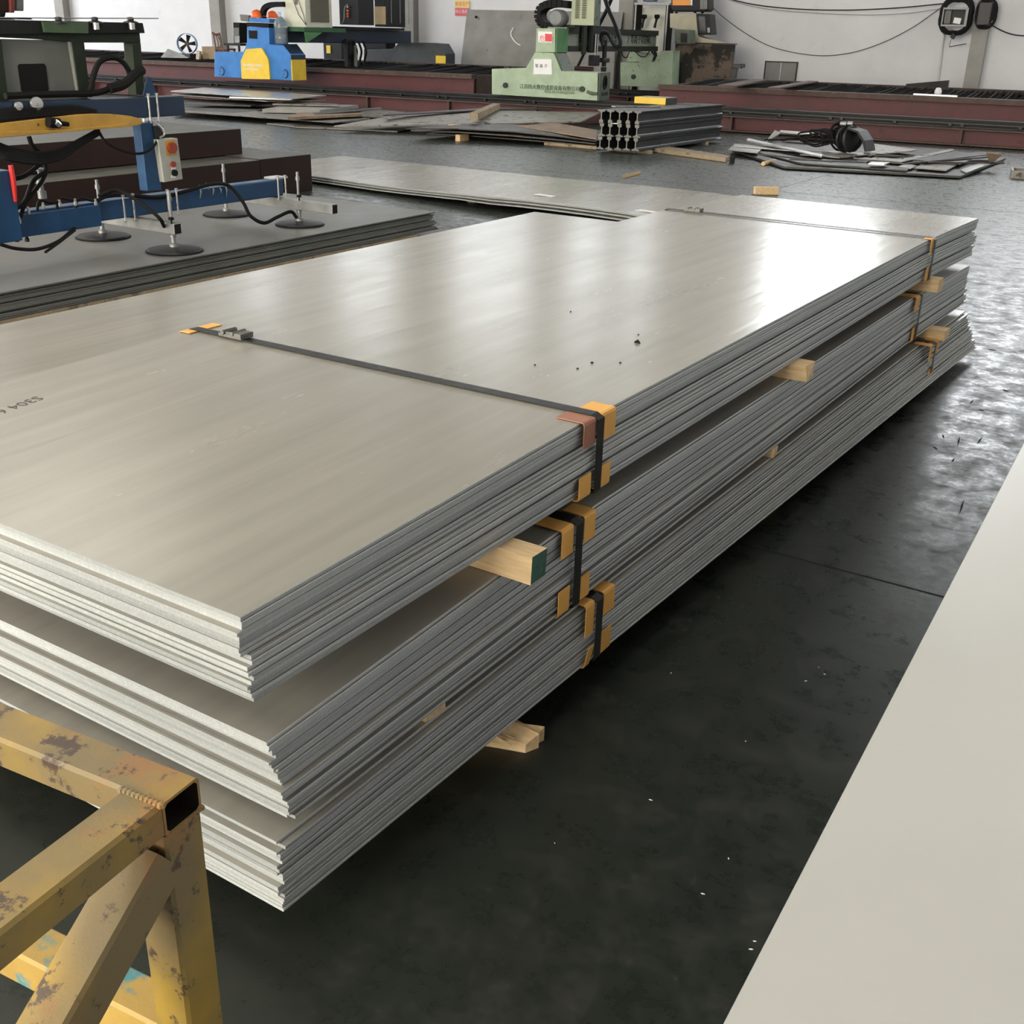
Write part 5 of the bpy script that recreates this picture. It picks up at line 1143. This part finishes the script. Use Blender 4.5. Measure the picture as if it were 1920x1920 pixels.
for px in (1208, 1232):
    mb = MB(); mb.tube([pv(px, 31, 6.95), pv(px-2, 40, 6.95), pv(px-5, 52, 6.95)], [.05, .03, .04], 7); mb.build('hook', CHAR, tw_)
    mb = MB(); mb.cyl(pv(px-4, 31, 6.9), pv(px+4, 31, 6.9), .05, 8); mb.build('hook_head', BLACK, tw_)
bx = thing('blue_top_box', 'small blue box above the white lined cabinet', 'box', pv(1213, 3, 7.0)); bpoly(bx, [(1205, -30), (1226, -30), (1226, 3), (1205, 3)], 7.0, .3, mat('slate_blue', (.08, .12, .22), .5), 'body')
tcm, e = standing(1152, 1154, 1157, 97, 6.6, GREYP, 'thin_locker', 'narrow grey locker under the green girder in front of the leaning plate', 'locker')

# ================================================================ STACKED CRANE RAILS
secp = [(x*.88, z) for x, z in [(-.080, 0), (.080, 0), (.080, .018), (.022, .034), (.012, .05), (.012, .142), (.040, .155), (.045, .165), (.045, .200), (-.045, .200), (-.045, .165), (-.040, .155), (-.012, .142), (-.012, .05), (-.022, .034), (-.080, .018)]]
RAILM = mat('dark_new_rail_steel', (.040, .042, .044), .42, .5, .3, 4, .1, 40); RAILE = mat('sawn_rail_end', (.20, .20, .19), .5, .4, .2, 12, .1)
mb = MB(); mb.prism([Vector((x, 0, z)) for x, z in secp], (0, 3.3, 0), 0, 1); src = None
c0 = pz(1120, 280, .05); rowz = [.055, .262, .469]
nm_c = ['left', 'second from left', 'middle', 'second from right', 'right']; nm_r = ['bottom', 'middle', 'top']
ry = Matrix.Rotation(-.02, 4, 'Z')
for r in range(3):
    for c in range(5):
        if src is None: o = mb.build('crane_rail', [RAILM, RAILE], loc=(0, 0, 0)); src = o
        else: o = src.copy(); COL.objects.link(o)
        o.location = Vector((c0.x+.035+c*.143+(.01 if r == 1 else 0), c0.y+.02+c*.040+random.uniform(-.01, .01), rowz[r])); o.rotation_euler.z = -.02
        if r == 2: o.rotation_euler.y = math.pi; o.location.z += .2005
        tag(o, 'dark crane rail, %s of the %s row of the rail stack' % (nm_c[c], nm_r[r]), 'rail', 'crane rails stacked on the floor')
for k, yy in enumerate((.9, 2.4)):
    a = Vector((c0.x-.02, c0.y+yy, .05)); pts = [a, a+Vector((0, 0, .635)), a+Vector((.68, .1, .635)), a+Vector((.68, .1, 0))]
    mb = MB(); mb.tube(pts, .005, 5); tag(mb.build('tie_wire', DARKM), 'thin tie wire around the crane rail stack, ' + ('nearer its cut ends' if k == 0 else 'farther along it'), 'wire', 'tie wires on the rail stack')
for k, yy in enumerate((.5, 2.8)):
    mb = MB(); mb.ab((c0.x-.05, c0.y+yy-.05, 0), (c0.x+.75, c0.y+yy+.05, .0545)); tag(mb.build('timber_bearer', TIMBERD), 'dirty timber under the crane rail stack, ' + ('near end' if k == 0 else 'far end'), 'timber')
zt_ = .671
a = pz(1190, 193, zt_); b = pz(1238, 196, zt_)
R3 = Matrix.Rotation(.02, 3, 'Z')
cy = (a+b)/2
mb = MB(); bar(mb, Vector((cy.x+.06, cy.y+.45, zt_+.055)), Vector((cy.x+.06, cy.y-.02, zt_+.055)), .62, .108); o = mb.build('dark_slab_block', DARKM, bevel=.004)
tag(o, 'dark steel block with yellow painted end on top of the crane rails', 'steel block')
mb = MB(); mb.ab((cy.x-.25, cy.y-.032, zt_+.001), (cy.x+.37, cy.y-.021, zt_+.11)); mb.build('yellow_end', YELLOW, o)
mb = MB(); mb.ab((cy.x-.23, cy.y+.0, zt_+.110), (cy.x+.35, cy.y+.44, zt_+.114)); mb.build('yellow_paint_top', mat('ochre_dusty_top', (.42, .36, .24), .6), o)
bgplank(1150, 201, 1236, 201, zt_, .14, .02, PLATE, 'flat_bar', 'grey flat bar lying across the crane rails in front of the yellow ended block', 'steel bar')
c = pz(1155, 232, .46); mb = MB(); mb.box((c.x, c.y-.0, .465), (.12, .12, .012)); tag(mb.build('thin_wedge', PAPER), 'thin white packing strip between the upper rows of crane rails', 'packing strip')

# ================================================================ SCRAP PLATES, LEFT FIELD
def plate(pts, th, m, label, name='scrap_plate', grp='scrap plates left of the rail stack', cat='scrap plate'):
    """pts: (px, py, z) corners; a plate with thickness th"""
    mb = MB(); mb.prism([pz(x, y, z) for x, y, z in pts], (0, 0, th)); o = mb.build(name, m); return tag(o, label, cat, grp)
plate([(320, 172, .34), (548, 187, .34), (612, 180, .34), (380, 166, .34)], .02, PLATEL, 'long bright plate at the back left of the left scrap field')
plate([(322, 178, .26), (500, 191, .26), (610, 189, .26), (420, 172, .26)], .02, PLATE, 'dull plate right under the long bright back plate of the left scrap field')
plate([(430, 184, .30), (545, 188, .30), (560, 184, .30), (470, 180, .30)], .03, PLATEL, 'short bright strip on the back left scrap plates')
plate([(322, 196, .16), (470, 200, .16), (520, 192, .16), (370, 188, .16)], .02, PLATED, 'dark plate left of the pale slab in the left scrap field')
plate([(511, 197, .22), (638, 200, .22), (632, 197, .22), (540, 191, .22)], .025, PLATE, 'thin plate with bright near edge above the pale slab')
plate([(492, 211, .13), (600, 213, .13), (672, 203, .13), (560, 200, .13)], .07, CONC, 'pale thick slab in the middle of the left scrap field')
plate([(400, 205, .06), (490, 211, .06), (560, 206, .06), (450, 200, .06)], .03, PLATE, 'grey plate flat on the floor left of the pale slab')
plate([(330, 207, .10), (440, 213, .10), (500, 207, .10), (400, 200, .10)], .015, PLATED, 'dark plate behind the long front plate of the left scrap field')
plate([(320, 209, .10), (625, 231, .10), (694, 223, .10), (540, 213, .10), (360, 202, .10)], .014, PLATE, 'long plate with bright front edge along the front of the left scrap field')
plate([(540, 225, .15), (680, 218, .15), (672, 212, .15), (560, 216, .15)], .05, RUSTP, 'rusty tan plate lying on the long front plate')
plate([(590, 216, .19), (720, 205, .24), (712, 202, .24), (585, 213, .19)], .012, PLATED, 'thin dark strip running up to the right over the rusty tan plate')
plate([(500, 233, .01), (560, 240, .01), (745, 248, .01), (790, 240, .01), (620, 231, .01)], .02, PLATE, 'flat plate on the floor in front of the big tilted plate')
plate([(660, 217, .03), (700, 207, .03), (822, 218, .03), (795, 229, .03)], .03, PLATE, 'flat grey plate at the back beside the big tilted plate')
plate([(626, 238, .10), (1088, 230, .25), (1126, 212, .25), (900, 208.5, .25), (735, 219, .20)], .02, PLATE, 'biggest grey plate, tilted across the right half of the left scrap field')
plate([(718, 218, .27), (930, 206.5, .28), (1035, 205.5, .29), (1030, 203, .29), (925, 203.5, .28), (725, 215, .27)], .02, PLATED, 'long thin dark strip along the back edge of the biggest tilted plate')
bgplank(888, 224, 931, 204, .30, .16, .11, TIMBERD, 'timber_beam', 'dirty timber beam lying across the biggest tilted plate', 'timber')
def curved(x0, x1, pts0, th, dep, m, label, zs):
    mb = MB(); n = len(pts0); vs = []
    for (px, py), z in zip(pts0, zs):
        p = pz(px, py, z); q = p+Vector((.1, dep, 0)); vs += [p, q, q+Vector((0, 0, th)), p+Vector((0, 0, th))]
    fs = [(i*4+k, i*4+(k+1) % 4, i*4+4+(k+1) % 4, i*4+4+k) for i in range(n-1) for k in range(4)]+[(3, 2, 1, 0), (4*n-4, 4*n-3, 4*n-2, 4*n-1)]
    mb.add(vs, fs); tag(mb.build('bowed_plate', m), label, 'scrap plate', 'bowed dark plates under the tilted plate')
curved(0, 0, [(760, 243), (860, 243), (960, 248), (1050, 257), (1118, 266)], .02, 1.6, PLATED, 'uppermost bowed dark plate under the biggest tilted plate', [.19, .20, .19, .16, .12])
curved(0, 0, [(770, 246), (860, 249), (960, 256), (1050, 264), (1116, 271)], .02, 1.6, PLATED, 'middle bowed dark plate under the biggest tilted plate', [.13, .14, .13, .10, .08])
curved(0, 0, [(800, 252), (880, 256), (960, 262), (1050, 269), (1100, 274)], .02, 1.6, PLATED, 'lowest bowed dark plate under the biggest tilted plate', [.06, .06, .06, .05, .035])
plate([(970, 237, .22), (1118, 262, .18), (1120, 245, .20), (1040, 231, .23)], .012, RUSTP, 'rust tan sheet beside the left face of the crane rail stack', grp='bowed dark plates under the tilted plate')
plate([(1020, 272, .005), (1118, 280, .005), (1122, 274, .005), (1030, 266, .005)], .05, TIMBERD, 'dirty plank on the floor in front of the crane rail stack', 'plank', None, 'timber')
plate([(1225, 285, .005), (1360, 304, .005), (1368, 299, .005), (1240, 279, .005)], .06, TIMBERD, 'long brown plank on the floor right of the crane rail stack', 'plank', None, 'timber')
for px, py, l in ((846, 239, 'upper'), (860, 258, 'lower')):
    c = pz(px, py, .06 if l == 'lower' else .17); mb = MB(); zb0 = .0 if l == 'lower' else .165; mb.ab((c.x-.05, c.y-.03, max(0, c.z-.06)), (c.x+.05, c.y+.25, c.z+.05)); tag(mb.build('packing_block', TIMBER), 'small pale packing block under the tilted plate, the %s one' % l, 'timber', 'packing blocks in the left scrap field')
for k, (px, py) in enumerate(((940, 201), (912, 202))): pass

# ================================================================ SCRAP PLATES, RIGHT FIELD
g2 = 'scrap pieces right of the rail stack'
plate([(1372, 284, .02), (1470, 316, .02), (1800, 334, .02), (1885, 300, .02), (1760, 282, .02), (1480, 268, .02)], .03, PLATED, 'big dark plate lowest in the right scrap heap', grp=g2)
plate([(1395, 281, .06), (1500, 308, .06), (1700, 322, .06), (1720, 305, .06), (1500, 280, .06)], .02, PLATED, 'dark plate second lowest in the right scrap heap', grp=g2)
plate([(1366, 282, .09), (1420, 288, .09), (1432, 277, .09), (1372, 275, .09)], .012, PLATEL, 'bright plate at the left tip of the right scrap heap', grp=g2)
plate([(1434, 268, .10), (1453, 245, .32), (1464, 249, .32), (1446, 268, .10)], .012, PLATEL, 'upright bright sliver sticking up at the left of the right scrap heap', grp=g2)
plate([(1460, 249, .20), (1540, 255, .20), (1538, 252, .20), (1464, 246, .20)], .02, PLATEL, 'thin bright bar at the back left of the right scrap heap', grp=g2)
plate([(1400, 265, .16), (1480, 282, .14), (1540, 296, .12), (1543, 292, .12), (1402, 261, .16)], .02, PLATEL, 'long bright flat bar running diagonally through the right scrap heap', grp=g2)
plate([(1375, 275, .11), (1540, 288, .11), (1542, 284, .11), (1376, 271, .11)], .015, PLATEL, 'long thin light bar across the left of the right scrap heap', grp=g2)
plate([(1500, 291, .10), (1575, 297, .10), (1640, 290, .10), (1560, 284, .10)], .015, PLATE, 'grey plate under the black cable coil', grp=g2)
plate([(1630, 292, .12), (1712, 284, .12), (1720, 282, .12), (1640, 271, .12)], .015, PLATE, 'grey plate right of the black cable coil', grp=g2)
plate([(1622, 302, .10), (1695, 308, .10), (1712, 302, .10), (1640, 296, .10)], .014, PLATE, 'small grey plate below the black cable coil', grp=g2)
plate([(1628, 308, .12), (1658, 310, .12), (1668, 306, .12), (1634, 305, .12)], .014, PLATEL, 'tiny bright square plate at the front of the right scrap heap', grp=g2)
plate([(1684, 314, .08), (1708, 317, .08), (1720, 312, .08), (1694, 309, .08)], .014, PLATEL, 'small pale square plate at the front edge of the right scrap heap', grp=g2)
plate([(1715, 316, .08), (1774, 321, .08), (1793, 311, .08), (1728, 309, .08)], .014, PLATE, 'pale rectangular plate at the front right of the right scrap heap', grp=g2)
plate([(1745, 306, .10), (1800, 309, .10), (1825, 298, .10), (1770, 294, .10)], .014, PLATE, 'grey plate in the right part of the right scrap heap', grp=g2)
plate([(1800, 320, .06), (1812, 325, .06), (1850, 310, .10), (1842, 306, .10)], .014, PLATEL, 'bright folded strip at the right end of the right scrap heap', grp=g2)
plate([(1848, 287, .26), (1880, 290, .26), (1857, 309, .08)], .012, RUSTP, 'rusty triangular offcut standing at the right end of the right scrap heap', grp=g2)
plate([(1690, 298, .13), (1740, 304, .13), (1880, 288, .15), (1840, 286, .15)], .012, PLATED, 'dark narrow plate across the right part of the right scrap heap', grp=g2)
plate([(1600, 297, .125), (1690, 305, .125), (1790, 283, .16), (1783, 280, .16), (1690, 300, .13)], .012, PLATE, 'long narrow bar running up to the right from below the cable coil', grp=g2)
for k, (x0, y0, x1, y1) in enumerate(((1620, 288, 1760, 300), (1640, 294, 1800, 296), (1700, 308, 1850, 296), (1480, 300, 1620, 306), (1740, 306, 1882, 307), (1420, 290, 1560, 305))):
    bgplank(x0, y0, x1, y1, .12, .03, .02, PLATED, 'thin_bar', 'thin dark bar on the right scrap heap, ' + ['just right of the cable coil', 'crossing behind the rectangular plates', 'rising towards the rusty triangle', 'along its left front edge', 'sticking out at its right end', 'along its far left front edge'][k], 'steel bar', 'thin bars on the right scrap heap')
# heap of black cable and curved cover
cc = pz(1582, 283, .14)
t = thing('cable_heap', 'heap of black cables and a curved cover on the right scrap heap', 'cable coil', cc)
rnd = random.Random(8)
def rloop(c, r, rz, tilt, az, rad, name='cable_loop', m=BLACK):
    pts = []; Rr = Matrix.Rotation(az, 3, 'Z') @ Matrix.Rotation(tilt, 3, 'X')
    for k in range(24): a = 2*math.pi*k/24; pts.append(c+Rr @ Vector((r*math.cos(a)*(1+.06*math.sin(3*a)), rz*math.sin(a), .01*math.sin(5*a))))
    mb = MB(); mb.tube(pts, rad, 6, True); mb.build(name, m, t, smooth=True)
for k in range(9): rloop(cc+Vector((rnd.uniform(-.12, .12), rnd.uniform(-.1, .1), .22)), rnd.uniform(.12, .24), rnd.uniform(.16, .22), 1.2+rnd.uniform(-.3, .3), rnd.uniform(.4, 1.3), .018)
for k in range(7): rloop(cc+Vector((-.35+rnd.uniform(-.2, .2), rnd.uniform(-.15, .15), .12+rnd.uniform(0, .15))), rnd.uniform(.2, .38), rnd.uniform(.1, .2), rnd.uniform(.2, .9), rnd.uniform(-.5, .5), .014)
pts = []
mb = MB(); 
for k in range(5):
    y = rnd.uniform(-.1, .15); mb.tube(bez([cc+Vector((-.2, y, .12)), cc+Vector((-.55, y+.1, .10+rnd.uniform(0, .1))), cc+Vector((-.95, y-.05, .12)), cc+Vector((-1.3+rnd.uniform(-.1, .2), y+.1, .08))], 6), .016, 6)
mb.build('loose_cables', BLACK, t, kind='stuff')
cs = [(0, .40), (.18, .36), (.30, .22), (.36, .06), (.33, .05), (.27, .20), (.16, .33), (0, .37)]
mb = MB(); mb.prism([cc+Vector((.08+x, -.25, z-.02)) for x, z in cs], (.05, .34, 0)); mb.build('curved_cover', CHAR, t, bevel=.005)
mb = MB(); mb.lathe([(.02, 0), (.2, .01), (.21, .05), (.12, .07), (.12, .13), (.21, .15), (.20, .19), (.02, .2)], cc+Vector((-.02, -.05, .18)), 20, Matrix.Rotation(1.2, 3, 'Z') @ Matrix.Rotation(1.45, 3, 'X')); mb.build('cable_reel', DARKM, t, smooth=True)
mb = MB(); mb.cyl(cc+Vector((-.10, -.05, .42)), cc+Vector((0, -.05, .42)), .03, 10); mb.cyl(cc+Vector((.02, -.05, .43)), cc+Vector((.1, -.05, .43)), .03, 10); mb.build('terminal', GALV, t)
# floor bits
a = pz(1431, 307, .03); b = pz(1452, 303, .03); mb = MB(); mb.cyl(a, b, .035, 9, r2=.045); tag(mb.build('wood_offcut', TIMBER), 'short pale round wood offcut on the floor before the right scrap heap', 'timber')
mb = MB(); c = pz(1373, 300, .05); mb.ab((c.x-.03, c.y-.03, 0), (c.x+.03, c.y+.03, .10)); tag(mb.build('steel_stub', BLACK), 'tiny black stub at the left tip of the right scrap heap', 'steel stub')
(P0, P1, P2, P3) = pz(1897, 322, .05), pz(1935, 325, .05), pz(1935, 335, .02), pz(1897, 332, .02)
t = thing('wire_tray', 'small grey open tray at the right edge beyond the right scrap heap', 'tray', (P0.x, P0.y, 0))
for a, b in ((P0, P1), (P3, P2), (P0, P3)):
    mb = MB(); bar(mb, Vector((a.x, a.y, .06)), Vector((b.x, b.y, .06)), .03, .11); mb.build('tray_side', PLATE, t)
mb = MB(); mb.prism([Vector((p.x, p.y, .002)) for p in (P0, P1, P2, P3)], (0, 0, .006)); mb.build('tray_base', PLATE, t)

# fine grit: pale chips and dark slivers scattered on the floor between the bundles and the white pile
rnd = random.Random(12); mb = MB()
for px, py in ((1258, 1262), (1535, 1251), (1546, 1264), (1511, 1277), (1366, 1610), (1398, 1390), (1415, 1765), (1408, 1780), (1318, 1676), (950, 1338), (988, 1362), (1040, 1581), (1220, 1500)):
    c = pz(px, py, .0006); a = rnd.uniform(0, 3); s_ = rnd.uniform(.0015, .003); d = Vector((math.cos(a), math.sin(a), 0)); n = Vector((-d.y, d.x, 0)); mb.prism([c-d*s_*1.8, c-n*s_*.7, c+d*s_*1.8, c+n*s_*.7], (0, 0, .001))
tag(mb.build('pale_floor_chips', PAPER), 'tiny pale chips scattered over the dark floor', 'grit', None, 'stuff')
mb = MB()
for a, b in (((1800, 818), (1795, 838)), ((1842, 820), (1832, 832)), ((1808, 937), (1798, 965)), ((1750, 838), (1758, 842)), ((1768, 815), (1770, 822)), ((1845, 770), (1835, 768)), ((1852, 655), (1868, 657)), ((1790, 860), (1784, 866)), ((1880, 730), (1892, 735)), ((1826, 750), (1818, 757))):
    a = pz(*a, .0006); b = pz(*b, .0006); d = (b-a).normalized(); n = Vector((-d.y, d.x, 0)); mb.prism([a, a.lerp(b, .4)-n*.005, b, a.lerp(b, .5)+n*.004], (0, 0, .0015))
tag(mb.build('dark_floor_slivers', BLACK), 'small black slivers on the shiny floor at the right', 'grit', None, 'stuff')
